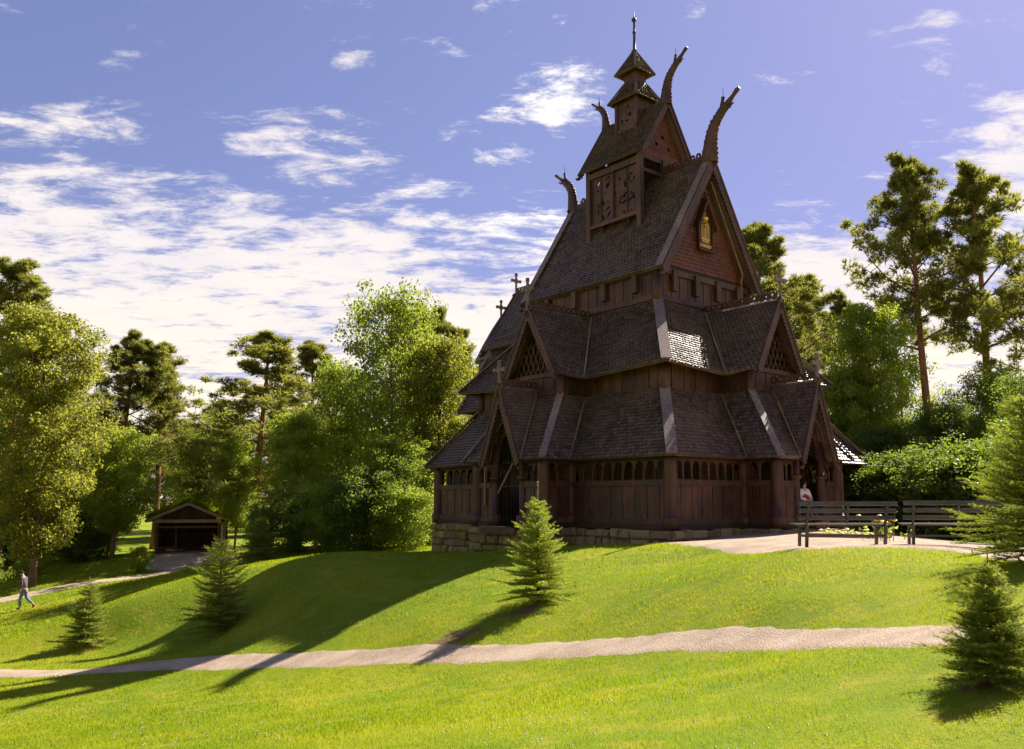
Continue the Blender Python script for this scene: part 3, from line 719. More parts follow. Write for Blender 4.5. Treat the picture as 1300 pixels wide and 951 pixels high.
for name,(fn,A,Dd) in SIDES.items():
    out = fn(0,1,0)-fn(0,0,0); al = fn(1,0,0)-fn(0,0,0); e = .14
    if name == 'E': continue
    f2 = lambda a,d: D2(fn(a,d,0))+(0,)
    for s in (-1,1):
        stones(f2(s*(A+e),Dd+e), f2(s*(b_+e),Dd+e), out)
        stones(f2(s*(b_+e),Dd+e), f2(s*(b_+e),Dd+p_+e), al*s)
    stones(f2(-(b_+e),Dd+p_+e), f2(b_+e,Dd+p_+e), out)
    c = fn(0,Dd+p_/2,-2.2); fd.box(c,(2*(b_+e),p_+.2,2.5) if name=='W' else (p_+.2,2*(b_+e),2.5))
fd.build('stone_foundation', M['stone'], church)
st = MB()
fn = SIDES['S'][0]; c = fn(0,HV+p_+.3,H0-.13); st.box(c,(.6,2.0,.22)); 
st.build('door_step', M['wood'], church)
st = MB(); fn = SIDES['W'][0]; st.box(fn(0,HU+p_+.32,H0-.16),(1.9,.5,.22)); st.box(fn(0,HU+p_+.72,H0-.30),(2.2,.5,.2)); st.build('door_step', M['beam_pale'], church)
# portal grille on the long side, carved doors inside
g = MB(); fn = SIDES['S'][0]
for k in range(9): g.tube([fn(-.6+k*.15,HV+p_-.1,H0), fn(-.6+k*.15,HV+p_-.1,2.2)], .012, 5)
g.beam(fn(-.62,HV+p_-.1,.6), fn(.62,HV+p_-.1,.6),.03,.03); g.beam(fn(-.62,HV+p_-.1,1.45), fn(.62,HV+p_-.1,1.45),.03,.03)
g.build('gate', M['iron'], church)
g = MB(); g.beam(fn(-.45,HV+p_+.16,.35), fn(.42,HV+p_+.16,1.42), .05,.05); g.build('prop_pole', M['board'], church)
g = MB(); g.beam(fn(-1.3,HV+p_+.12,-.1), fn(-1.3,HV+p_+.12,1.35), .05,.05,(0,1,0)); g.build('notice_strip', M['beam_pale'], church)
for s_, fn, Dd in (('W',SIDES['W'][0],HU),('S',SIDES['S'][0],HV)):
    d_ = MB(); al = fn(1,0,0)-fn(0,0,0); out = fn(0,1,0)-fn(0,0,0)
    def df(x,z):
        a = x-.75
        return math.hypot(a, max(0,z-1.7)*1.1) < .72
    d_.mask(fn(-.75,Dd-i1+.10,H0), al, (0,0,1), 1.5, 2.45, df, .04, .06); dr = d_.build('church_door', M['red_wood'], church)
    d_ = MB(); pts = [fn(-.8,Dd-i1+.14,H0)]+[fn(-.8*math.cos(a),Dd-i1+.14,.9+.8*math.sin(a)) for a in [math.pi*k/10 for k in range(11)]]+[fn(.8,Dd-i1+.14,H0)]
    d_.tube(pts,.08,8); d_.build('door_frame', M['wood'], dr)
# ------------------------------------------------------------------ ground sheet, paths, terrace
def axis(lo, hi, fine_lo, fine_hi, st):
    a = list(np.arange(fine_lo, fine_hi+1e-6, st)); s = st; x = fine_hi
    while x < hi: s *= 1.22; x += s; a.append(x)
    s = st; x = fine_lo; pre = []
    while x > lo: s *= 1.22; x -= s; pre.append(x)
    return np.array(pre[::-1]+a)
gx = axis(-900,900,-32,26,.3); gy = axis(-300,1200,3,62,.3)
XX, YY = np.meshgrid(gx, gy); ZZ = gz(XX.ravel(), YY.ravel()).reshape(XX.shape)
nx_, ny_ = len(gx), len(gy)
idx = np.arange(nx_*ny_).reshape(ny_,nx_)
fa = np.stack([idx[:-1,:-1],idx[:-1,1:],idx[1:,1:],idx[1:,:-1]],-1).reshape(-1,4)
gm = np_mesh('ground', np.stack([XX,YY,ZZ],-1), fa, M['lawn']); gm.polygons.foreach_set('use_smooth',[True]*len(gm.polygons))
ground = link('ground', gm); tag(ground, kind='structure')
def smooth_line(pts, n):
    """Catmull-Rom through 2D points"""
    P = [np.array(p[:2],float) for p in pts]; P = [2*P[0]-P[1]]+P+[2*P[-1]-P[-2]]; out = []
    for i in range(1,len(P)-2):
        for k in range(n):
            t = k/n; out.append(.5*((2*P[i])+(-P[i-1]+P[i+1])*t+(2*P[i-1]-5*P[i]+4*P[i+1]-P[i+2])*t*t+(-P[i-1]+3*P[i]-3*P[i+1]+P[i+2])*t**3))
    out.append(P[-2]); return np.array(out)
def strip(name, c, w, lift=.012, mat='gravel', nw=8):
    """path along centre line c (N,2) of widths w"""
    N = len(c); d = np.gradient(c, axis=0); d /= np.linalg.norm(d,axis=1)[:,None]; nrm = np.stack([-d[:,1],d[:,0]],1)
    s = np.linspace(-.5,.5,nw+1); wob = np.array([.05*math.sin(i*1.7)+.05*math.sin(i*.63+1)+random.uniform(-.04,.04) for i in range(N)])
    pts = c[:,None,:]+nrm[:,None,:]*(s[None,:,None]*(np.asarray(w)+wob)[:,None,None])
    z = gz(pts[...,0].ravel(), pts[...,1].ravel()).reshape(pts.shape[:2]) + lift
    z[:,0] -= .03; z[:,-1] -= .03
    v = np.concatenate([pts, z[...,None]],-1); ii = np.arange(N*(nw+1)).reshape(N,nw+1)
    f = np.stack([ii[:-1,:-1],ii[:-1,1:],ii[1:,1:],ii[1:,:-1]],-1).reshape(-1,4)
    me = np_mesh(name, v, f, M[mat]); me.polygons.foreach_set('use_smooth',[True]*len(me.polygons)); o = link(name, me); tag(o, kind='structure'); return o
cc = smooth_line([tuple(at(a,b,c))[:2] for a,b,c,_ in PATHC], 14)
cc = np.vstack([cc, smooth_line([tuple(cc[-1]), (8.2,5.7), (13,4.2), (24,3.0)], 12)[1:]])
ww = np.interp(np.linspace(0,1,len(cc)), np.r_[np.linspace(0,(len(PATHC)-1)*14/(len(cc)-1),len(PATHC)),1], [q[3] for q in PATHC]+[1.2])
strip('path', cc, ww); PATH1 = (cc, ww)
far = [(-60,760,41),(40,749,44),(100,742,46),(160,734,48),(215,727,50),(265,717,52),(330,706,54),(420,700,60)]
c2 = smooth_line([tuple(at(*p))[:2] for p in far], 10); strip('path', c2, np.full(len(c2),1.7)); PATH2 = (c2, np.full(len(c2),1.7))
hutp = at(243,702,57); c3 = smooth_line([tuple(at(205,722,50.5))[:2], tuple(at(228,714,53))[:2], (hutp.x,hutp.y), (hutp.x+.4,hutp.y+4)], 8); strip('path', c3, np.linspace(2.5,5.5,len(c3)), .018); PATH3 = (c3, np.linspace(2.5,5.5,len(c3)))
# gravel terrace round the church
edge = [(560,703,36),(600,701.5,33.5),(640,701,31),(720,700,28),(800,697,25.6),(845,695,24),(900,695,21),(960,695.5,18),(1030,696,15.9),(1130,696,15.5),(1220,699,15.0),(1310,706,14.2)]
eg = smooth_line([tuple(at(*p))[:2] for p in edge], 8)
back = [(18,15),(26,18),(26,30),(22,42),(8,46),(-2,44)]
poly = list(map(tuple, eg)) + back
def in_poly(x, y, pl):
    x = np.asarray(x); y = np.asarray(y); c = np.zeros(x.shape, bool); n = len(pl)
    for i in range(n):
        x1,y1 = pl[i]; x2,y2 = pl[(i+1)%n]
        if y1 == y2: continue
        c ^= ((y1 > y) != (y2 > y)) & (x < (x2-x1)*(y-y1)/(y2-y1)+x1)
    return c
tx = np.arange(-8,27,.15); ty = np.arange(12,47,.15); TX,TY = np.meshgrid(tx,ty); ins = in_poly(TX,TY,poly)
TZ = gz(TX.ravel(),TY.ravel()).reshape(TX.shape)+.014
ii = np.arange(TX.size).reshape(TX.shape)
ff = np.stack([ii[:-1,:-1],ii[:-1,1:],ii[1:,1:],ii[1:,:-1]],-1).reshape(-1,4); ok = ins.ravel()[ff].any(1); ff = ff[ok]
used, inv = np.unique(ff, return_inverse=True)
vv = np.stack([TX.ravel(),TY.ravel(),TZ.ravel()],-1)[used]; inr = ins.ravel()[used]; vv[~inr,2] -= .03
tm = np_mesh('terrace', vv, inv.reshape(-1,4), M['gravel']); tag(link('terrace', tm), kind='structure')

# ------------------------------------------------------------------ grass blades
def near_line(x, y, c, w):
    m = np.zeros(x.shape,bool)
    for s in range(0,len(x),20000):
        d = np.hypot(x[s:s+20000,None]-c[None,:,0], y[s:s+20000,None]-c[None,:,1]); k = d.argmin(1)
        m[s:s+20000] = d[np.arange(len(k)),k] < np.asarray(w)[k]/2 + rng.normal(-.04,.08,len(k))
    return m
def church_mask(x, y):
    dx, dy = x-cu0.x, y-cu0.y; c, s = math.cos(-YAW), math.sin(-YAW); lx = dx*c-dy*s; ly = dx*s+dy*c
    return (np.abs(lx)<HV+.5)&(np.abs(ly)<HU+.5) | (np.abs(lx)<HV+2)&(np.abs(ly)<2.2) | (np.abs(lx)<5.3)&(ly>0)&(ly<11)
Vs=[]; 
for (ya,yb,den,hh,wd) in ((4.2,8,2600,.035,.0045),(8,13,1500,.042,.0075),(13,20,700,.05,.012),(20,32,260,.06,.022),(32,58,75,.09,.05)):
    area = .68*(yb*yb-ya*ya); n = int(area*den); y = np.sqrt(rng.uniform(ya*ya,yb*yb,n)); x = y*rng.uniform(-.68,.68,n)
    keep = ~near_line(x,y,*PATH1) & ~near_line(x,y,*PATH2) & ~near_line(x,y,*PATH3)
    x, y = x[keep], y[keep]; keep = ~in_poly(x+rng.normal(0,.04,len(x)),y+rng.normal(0,.04,len(x)),poly) & ~church_mask(x,y)
    for (sx_,sy_,rx,ry) in SOIL: keep &= ~((((x-sx_)/rx)**2+((y-sy_)/ry)**2 < .8) & (rng.random(len(x))<.75))
    x, y = x[keep], y[keep]; n = len(x); z = gz(x,y)
    clump = np.array([0.75+.5*mnoise.noise((a*1.3,b*1.3,0)) for a,b in zip(x[::1],y[::1])]) if n < 400000 else 1
    h = hh*rng.uniform(.5,1.35,n)*clump; a = rng.uniform(0,2*np.pi,n); w = wd*rng.uniform(.6,1.3,n); ln = rng.uniform(.15,.9,n)*h; b = rng.uniform(0,2*np.pi,n)
    P0 = np.stack([x-np.cos(a)*w/2,y-np.sin(a)*w/2,z-.005],1); P1 = np.stack([x+np.cos(a)*w/2,y+np.sin(a)*w/2,z-.005],1); P2 = np.stack([x+np.cos(b)*ln,y+np.sin(b)*ln,z+h],1)
    Vs.append(np.stack([P0,P1,P2],1))
Vs = np.concatenate(Vs).reshape(-1,3); gr = link('grass', np_mesh('grass', Vs, np.arange(len(Vs)).reshape(-1,3), M['blade']))
nc_ = 2600; _y = np.sqrt(rng.uniform(25,420,nc_)); _x = _y*rng.uniform(-.62,.62,nc_)
_k = np.array([mnoise.noise((a*.35,b*.35,5)) for a,b in zip(_x,_y)]) > .02; _k &= ~near_line(_x,_y,*PATH1) & ~in_poly(_x,_y,poly); _x, _y = _x[_k], _y[_k]; _z = gz(_x,_y)
cl = MB()
for a,b,c_ in zip(_x,_y,_z):
    r_ = random.uniform(.006,.011); h_ = random.uniform(.035,.06); cl.add([(a-r_,b,c_+h_),(a,b-r_,c_+h_),(a+r_,b,c_+h_),(a,b+r_,c_+h_),(a,b,c_+h_+r_),(a,b,c_+h_-r_)],[(0,1,4),(1,2,4),(2,3,4),(3,0,4),(1,0,5),(2,1,5),(3,2,5),(0,3,5)])
tag(cl.build('clover', plain('clover_white',(.6,.58,.5),.8)), 'tiny white clover heads dotted through the lawn', 'clover', kind='stuff')
tag(gr, 'short bright green mown lawn grass covering the sloping bank', 'grass', kind='stuff')

# ------------------------------------------------------------------ trees
def leaves(centers, radii, n_per, size, flat=.7, up=.3, aspect=.6, seed=0):
    g = np.random.default_rng(seed); C = np.repeat(centers, n_per, 0); r = np.repeat(radii, n_per)
    d = g.normal(size=C.shape); d /= np.linalg.norm(d,axis=1)[:,None]; rr = g.random(len(C))**.45
    P = C + d*(rr*r)[:,None]*np.array([1,1,flat])
    nrm = g.normal(size=C.shape)+np.array([0,0,up]); nrm /= np.linalg.norm(nrm,axis=1)[:,None]
    t = np.cross(nrm, g.normal(size=C.shape)); t /= np.linalg.norm(t,axis=1)[:,None]; b = np.cross(nrm,t)
    s = size*g.uniform(.6,1.3,len(C))[:,None]
    q = np.stack([P-t*s*.5, P+b*s*aspect*.5, P+t*s*.5, P-b*s*aspect*.5],1)
    return q.reshape(-1,3)
def tufts(centers, radii, n_per, ln, wd, flat=.45, k=5, seed=0):
    """needle sprays: k thin triangles fanning up and outward from every twig end"""
    g = np.random.default_rng(seed); C = np.repeat(centers, n_per, 0); r = np.repeat(radii, n_per)
    d = g.normal(size=C.shape); d /= np.linalg.norm(d,axis=1)[:,None]; rr = g.random(len(C))**.5
    P = C + d*(rr*r)[:,None]*np.array([1,1,flat]); P = np.repeat(P,k,0); dd = np.repeat(d*np.array([1,1,.4])+np.array([0,0,.55]),k,0)
    dirs = dd + g.normal(size=P.shape)*.65; dirs /= np.linalg.norm(dirs,axis=1)[:,None]
    sd = np.cross(dirs, g.normal(size=P.shape)); sd /= np.linalg.norm(sd,axis=1)[:,None]
    L_ = ln*g.uniform(.6,1.2,len(P))[:,None]; W_ = wd*g.uniform(.7,1.2,len(P))[:,None]
    return np.stack([P-sd*W_*.5, P+sd*W_*.5, P+dirs*L_],1).reshape(-1,3)
def mk_tree(kind, H, Wd, base, seed, lean=0., dens=1., leafsize=.2):
    """returns (trunk mesh builder, crown verts, verts per face); Wd crown radius, base: height fraction of lowest foliage"""
    g = np.random.default_rng(seed); mb = MB(); r0 = max(.05, H*.017*(.9 if kind=='pine' else .8))
    def tp(t): return V((lean*H*t*t + .012*H*math.sin(t*5+seed), .012*H*math.sin(t*4+seed*2), H*t))
    N = 14; mb.tube([tp(t/N*.98) for t in range(N+1)], [r0*(1.25 if t==0 else 1)*(1-.9*(t/N)**1.1)+.008 for t in range(N+1)], 8)
    cs, rs = [], []
    nl = int((34 if kind=='pine' else 60)*dens)
    for q in range(nl):
        t = base + (1-base)*((q+.5)/nl)**.9*.97; a = q*2.399+g.normal(0,.3)
        u = (t-base)/(1-base)
        if kind == 'pine': prof = (.60+.40*math.sin(math.pi*min(1,u*1.2+.1)))*(1-u**2.0)**.75*g.uniform(.45,1.3)+.07
        elif kind == 'cone': prof = (1-u)**.8*(.85+.15*g.random())+.06
        else: prof = math.sqrt(max(.02,1-(2*u**.85-1)**2*.93))*g.uniform(.65,1.05)
        L = Wd*prof; rise = (.15+.75*u if kind=='pine' else .55)*L*g.uniform(.4,1.3)*(1 if kind!='cone' else -.2)
        p0 = tp(max(base*.6, t-(.04 if kind=='pine' else .09)*min(1,L/2))); d = V((math.cos(a),math.sin(a),0))
        end = p0 + d*L + V((0,0,rise+ (t*H-p0.z)))
        mid = p0.lerp(end,.55)+V((g.normal(0,.08)*L, g.normal(0,.08)*L, -.08*L if kind=='pine' else .06*L))
        rr = max(.012, r0*.30*(1-u*.6)*min(1,L/Wd+.2)); mb.tube([p0,mid,end],[rr,rr*.6,.008],5,cap=False)
        m = 7 if kind=='pine' else 5
        for s in range(m):
            f = .42+.58*(s+g.random()*.8)/m if kind=='pine' else .3+.7*(s+g.random())/m
            c = p0.lerp(mid,f/.55) if f<.55 else mid.lerp(end,(f-.55)/.45)
            off = V(g.normal(0,.20,3))*L; off.z *= .55 if kind=='pine' else .8
            cs.append(c+off); rs.append((.15*Wd*g.uniform(.35,1.4)*(1-.6*u)+.08) if kind=='pine' else (.19*Wd*g.uniform(.6,1.25)+.1))
            if s%2==0: mb.tube([c*1.0, c+off],[rr*.35,.006],4,cap=False)
    for k in range(3): cs.append(tp(.97)+V(g.normal(0,.15,3))); rs.append(.05*Wd+.1 if kind=='pine' else .13*Wd+.1)
    cs = np.array([tuple(c) for c in cs]); rs = np.array(rs)
    return mb, cs, rs
def tree_kind(name, kind, H, Wd, base, seed, leafmat, barkmat, n_per, size, dens=1., lean=0.):
    mb, cs, rs = mk_tree(kind, H, Wd, base, seed, lean, dens)
    if kind == 'pine': v = tufts(cs, rs, n_per, size, size*.2, .6, 6, seed); me = np_mesh('crown', v, np.arange(len(v)).reshape(-1,3), M[leafmat])
    else: v = leaves(cs, rs, n_per, size, .75, .3, .62, seed); me = np_mesh('crown', v, np.arange(len(v)).reshape(-1,4), M[leafmat])
    root = empty(name); mb.build('trunk', M[barkmat], root, True); link('crown', me, root); root['_H'] = H; return root
def hide_proto(r):
    for o in [r]+list(r.children): COL.objects.unlink(o)
PR = {}
PR['pineA'] = tree_kind('pine_tree','pine',14,3.4,.42,11,'needle_pine','bark_red',40,.24)
PR['pineB'] = tree_kind('pine_tree','pine',14,3.0,.36,23,'needle_pine','bark_red',40,.24,1.1,.03)
PR['pineC'] = tree_kind('pine_tree','pine',14,2.7,.5,37,'needle_pine','bark_red',42,.23,.9,.07)
PR['pineD'] = tree_kind('pine_tree','pine',14,3.3,.2,41,'needle_pine','bark_red',36,.24,1.35)
PR['broadA'] = tree_kind('broadleaf_tree','broad',11,3.0,.22,5,'leaf_bright','bark',120,.155)
PR['broadB'] = tree_kind('broadleaf_tree','broad',11,2.6,.3,6,'leaf_olive','bark',110,.15,.9)
PR['broadC'] = tree_kind('broadleaf_tree','broad',11,3.8,.12,8,'leaf_mid','bark',130,.165)
PR['broadD'] = tree_kind('broadleaf_tree','broad',11,4.2,.08,9,'leaf_dark','bark',140,.17)
PR['broadE'] = tree_kind('broadleaf_tree','broad',11,2.5,.12,14,'leaf_olive','bark',150,.13,1.2)
PR['broadF'] = tree_kind('broadleaf_tree','broad',11,3.2,.16,15,'leaf_mid','bark',75,.16,.8)
PR['shrubA'] = tree_kind('shrub','broad',4,2.4,.05,17,'leaf_mid','bark',80,.13,.8)
PR['shrubB'] = tree_kind('shrub','broad',4,2.6,.03,18,'leaf_dark','bark',90,.14,.8)
PR['shrubC'] = tree_kind('shrub','broad',4,2.2,.05,19,'leaf_bright','bark',70,.12,.8)
_first = set()
def place(key, px, Y, topy, label, cat=None, group=None, wide=1.0, rz=None, dy=0):
    """tree whose trunk stands Y metres off on the sight line of pixel px; topy: photo row of its top"""
    b = at(px, 638, Y); z = G(b.x,b.y)-.1; top = at(px, topy, Y).z; pr = PR[key]; H = pr['_H']; s = (top-z)/H
    if key in _first: o = copy_tree(pr)
    else: o = pr; _first.add(key)
    o.location = (b.x,b.y,z); o.scale = (s*wide,s*wide,s); o.rotation_euler = (0,0,rz if rz is not None else random.uniform(0,6.28))
    tag(o, label, cat or ('shrub' if 'shrub' in key else 'tree'), group)
    return o
TREES = [
 # left side
 ('pineA',5,50,338,'tall pine at the left edge behind the yellowish tree','pine tree',1.1,1),
 ('broadE',46,46,398,'tall yellow-green tree with dense drooping foliage at the far left','tree',.95,2),
 ('broadC',-75,54,430,'leafy tree just cut off by the left edge of the photo','tree',1.,1),
 ('pineB',148,62,424,'left one of two dark pines standing close together','pine tree',1.15,.5),
 ('pineA',196,63,440,'right one of two dark pines standing close together','pine tree',1.1,2.2),
 ('broadA',146,54,545,'rounded bright green tree between the man and the sod-roofed hut','tree',1.25,1),
 ('broadD',95,56,560,'dark leafy tree under the far left yellow-green tree','tree',1.1,4),
 ('pineD',228,74,532,'far olive pine behind the sod-roofed hut','pine tree',1.1,3),
 ('pineD',275,78,545,'far low pine right of the hut roof','pine tree',1.0,5),
 ('pineD',330,58,424,'broad pine with grey-green crown right of the hut','pine tree',1.5,.2),
 ('pineB',402,66,436,'slim pine behind the bright bush left of the maple','pine tree',1.1,4),
 ('broadA',378,50,528,'bright green leafy tree under the broad grey-green pine','tree',.95,3),
 ('broadF',497,50,374,'tall airy maple with visible dark stem left of the church','tree',.78,2),
 ('broadA',520,54,392,'yellow-green tree directly behind the airy maple','tree',.55,4.4),
 ('broadC',440,54,470,'green tree filling the gap left of the airy maple','tree',.75,1.4),
 ('broadC',252,61,556,'green tree filling the gap behind the hut roof','tree',.9,2),
 ('broadA',300,56,560,'bright green tree just right of the hut','tree',.8,1),
 ('pineC',548,62,393,'pine peeping out behind the airy maple','pine tree',.9,1),
 ('pineC',592,60,420,'last pine on the left before the church roof','pine tree',.85,2.7),
 ('broadB',560,50,440,'pale yellow-green tree beside the left corner of the church','tree',.95,2),
 ('broadC',500,46,560,'leafy green tree beside the stone base of the church','tree',1.1,1.5),
 ('broadC',415,48,600,'mid green bushy tree behind the crest of the lawn','tree',1.2,0),
 # right side
 ('pineB',985,50,284,'tall pine right behind the church west gable','pine tree',1.0,3),
 ('pineD',1022,56,350,'pine with drooping crown right of the church gable','pine tree',1.1,1.2),
 ('pineC',1078,62,378,'thin pine top above the bright maple','pine tree',.75,4),
 ('broadA',1108,43.5,392,'bright yellow-green maple right of the church','tree',.72,5),
 ('pineC',1190,50,205,'tallest pine on the right with straight reddish trunk','pine tree',.88,3.0),
 ('pineC',1268,49,222,'leaning pine with orange trunk at the right edge','pine tree',.95,3.5),
 ('pineB',1352,45,262,'pine cut off by the right edge of the photo','pine tree',.9,1),
 ('broadF',1150,52,455,'airy tree behind the tallest pine','tree',.9,2),
 ('broadC',1075,44,478,'green hazel mass behind the church corner','tree',1.0,4),
 ('broadD',1130,40,545,'dark green leafy thicket behind the left bench','tree',1.1,1),
 ('broadD',1205,38,520,'dark green leafy thicket behind the right bench','tree',1.1,3),
 ('broadC',1265,40,480,'leafy tree under the leaning pine','tree',.9,2),
 ('broadD',1040,48,540,'dark leafy tree seen past the west portal','tree',.9,5),
 ('broadD',1330,34,480,'dark tree at the right edge behind the big spruce','tree',1.,5),
]
for k,px,Y,ty_,lab,cat,wd,rz in TREES: place(k,px,Y,ty_,lab,cat,'pines around the clearing' if 'pine' in k else 'leafy trees around the clearing',wd,rz)
# far wood: individual trees closing the view between the nearer ones
wi = 0
for px in range(-260, 1561, 52):
    for row in range(2):
        Y = 80+row*14+random.uniform(-4,4); x_ = px+random.uniform(-18,18)+row*26
        if 560 < x_ < 930 and row == 1: continue
        place(random.choice(['pineD','broadC','broadD','broadF']), x_, Y, random.uniform(515,585), 'distant tree in the wood behind the clearing', 'tree', 'distant trees of the wood', random.uniform(.9,1.3))
SH = [('shrubC',44,50,692,'round bright bush behind the walking man',1.0),('shrubA',-24,37,716,'bush at the left edge beside the walking man',.7),
 ('shrubA',180,50,698,'small round bush left of the hut entrance',.75),('shrubB',330,46,655,'young conifer-like bush right of the hut',.6),
 ('shrubB',370,46,640,'dark green bush at the crest of the lawn',1.1),('shrubA',420,45,625,'mid green bush at the crest of the lawn',1.15),
 ('shrubB',468,44,612,'large dark bush left of the church foundation',1.1),('shrubA',515,43,630,'leafy bush touching the left end of the stone base',1.2),
 ('shrubC',545,48,615,'bright bush behind the left church corner',1.1),('shrubB',100,54,672,'dark hedge-like bush on the far lawn edge',1.3),('shrubA',130,55,676,'low green bush beneath the bright rounded tree',1.0),
 ('shrubB',1110,34,600,'dark bush behind the left bench',1.2),('shrubB',1160,33,590,'dark bush between the two benches',1.2),('shrubB',1215,31,585,'dark bush behind the right bench',1.2),
 ('shrubB',1270,30,580,'dark bush behind the big spruce',1.2),('shrubA',1085,36,585,'bush beside the far corner of the church gallery',.9),('shrubB',60,57,660,'dark bush behind the round bright bush',1.4),('shrubB',10,56,650,'dark bush under the tall pine on the left',1.4),
 ('shrubB',1340,24,560,'dark bush out at the right edge',1.0)]
for k,px,Y,ty_,lab,wd in SH: place(k,px,Y,ty_,lab,'shrub','bushes along the edge of the wood',wd)
for k in PR:
    if k not in _first: hide_proto(PR[k])
for o in bpy.data.objects:
    if '_H' in o: del o['_H']

# ------------------------------------------------------------------ young spruces
def spruce(name, P, H, Rr, seed, mat, label, nW=18, needle=.028, tw=.20, dens=1., leaderf=.16, droop=.0):
    g = np.random.default_rng(seed); root = empty(name, P); tag(root, label, 'spruce', 'young spruces planted on the lawn'); mb = MB()
    mb.tube([V((0,0,-.1)),V((0,0,H*.5)),V((0,0,H))],[H*.017,H*.010,.004],7)
    segs = []  # twig segments (p,q)
    segs.append((V((0,0,H*(1-leaderf))),V((0,0,H))))
    for w in range(nW):
        u = (w+.3)/nW; z = H*(.04+(1-leaderf-.04)*u); L = Rr*((1-u)**.85*.96+.07)*(.8+.4*g.random())
        nb = int((9 if u<.6 else 6)*dens)
        for b in range(nb):
            a = 2*math.pi*(b+g.random()*.7)/nb+w*1.1; l = L*g.uniform(.62,1.12); d = V((math.cos(a),math.sin(a),0)); zz = z+g.normal(0,.3)*H/nW
            rise = l*(-.12+.75*u+g.normal(0,.08)-droop)
            pts = [V((0,0,zz)), d*l*.5+V((0,0,zz+rise*.25)), d*l+V((0,0,zz+rise+.06*l))]
            mb.tube(pts,[.010*H/2+.002,.005*H/2+.001,.0015],4,cap=False)
            nt = max(3,int(l/ (tw*.30)))
            for t in range(nt+1):
                f = .12+.88*t/nt; c = pts[0].lerp(pts[1],f*2) if f<.5 else pts[1].lerp(pts[2],f*2-1)
                for sg in ((-1,1) if t<nt else (0,)):
                    tl = (tw*(.45+.75*(1-f)))*g.uniform(.7,1.25)*min(1,l/.35+.25)
                    sdv = V((-d.y,d.x,0))*sg; q = c+(sdv*.8+d*.75+V((0,0,.12+.25*u+g.normal(0,.12)))).normalized()*tl
                    segs.append((c,q))
            segs.append((pts[1],pts[2]))
    mb.build('trunk', M['bark'], root, True)
    Ps = np.array([tuple(a) for a,_ in segs]); Q = np.array([tuple(b) for _,b in segs]); Ln = np.linalg.norm(Q-Ps,axis=1)
    n = np.maximum(6,(Ln/needle*9.0)).astype(int); I = np.repeat(np.arange(len(segs)),n); f = g.random(len(I))[:,None]
    ax = ((Q-Ps)/Ln[:,None])[I]; C = Ps[I]*(1-f)+Q[I]*f; rd = g.normal(size=C.shape); rd -= ax*(rd*ax).sum(1)[:,None]; rd /= np.linalg.norm(rd,axis=1)[:,None]
    dr = ax*.75+rd*.75; dr /= np.linalg.norm(dr,axis=1)[:,None]; sd = np.cross(dr,rd+.1); sd /= np.linalg.norm(sd,axis=1)[:,None]
    L_ = needle*g.uniform(.7,1.25,len(I))[:,None]; v = np.stack([C-sd*needle*.10,C+sd*needle*.10,C+dr*L_],1).reshape(-1,3)
    link('crown', np_mesh('crown', v, np.arange(len(v)).reshape(-1,3), M[mat]), root); return root
def gp(px,Y): b = at(px,638,Y); return (b.x,b.y,G(b.x,b.y))
def hgt(px,Y,topy): return at(px,topy,Y).z-gp(px,Y)[2]
spruce('young_spruce', gp(683,18.4), hgt(683,18.4,612), .95, 3, 'needle_young', 'bright young spruce with long leader in the middle of the lawn below the church', 19, .045, .20, 1.1, .15)
spruce('young_spruce', gp(283,24.5), hgt(283,24.5,668), 1.15, 4, 'needle_spruce', 'loose young spruce on the lawn in front of the sod-roofed hut', 15, .055, .28, 1.0, .14)
spruce('young_spruce', gp(119,26.5), hgt(119,26.5,733), .85, 5, 'needle_spruce', 'small dark young spruce on the lawn nearest the walking man', 14, .055, .24, 1.1, .13)
spruce('young_spruce', gp(1250,6.7), hgt(1250,6.7,700), .47, 6, 'needle_spruce', 'bushy little spruce in the lower right corner beside the path', 16, .028, .14, 1.4, .12)
spruce('young_spruce', gp(1305,12.4), hgt(1305,12.4,470), .98, 8, 'needle_spruce', 'large spruce at the right edge half hiding the right bench', 18, .042, .24, 1.0, .13)
spruce('young_spruce', gp(330,43), hgt(330,43,650), 1.1, 9, 'needle_spruce', 'spruce sapling at the wood edge right of the hut', 12, .09, .4, .8, .12)

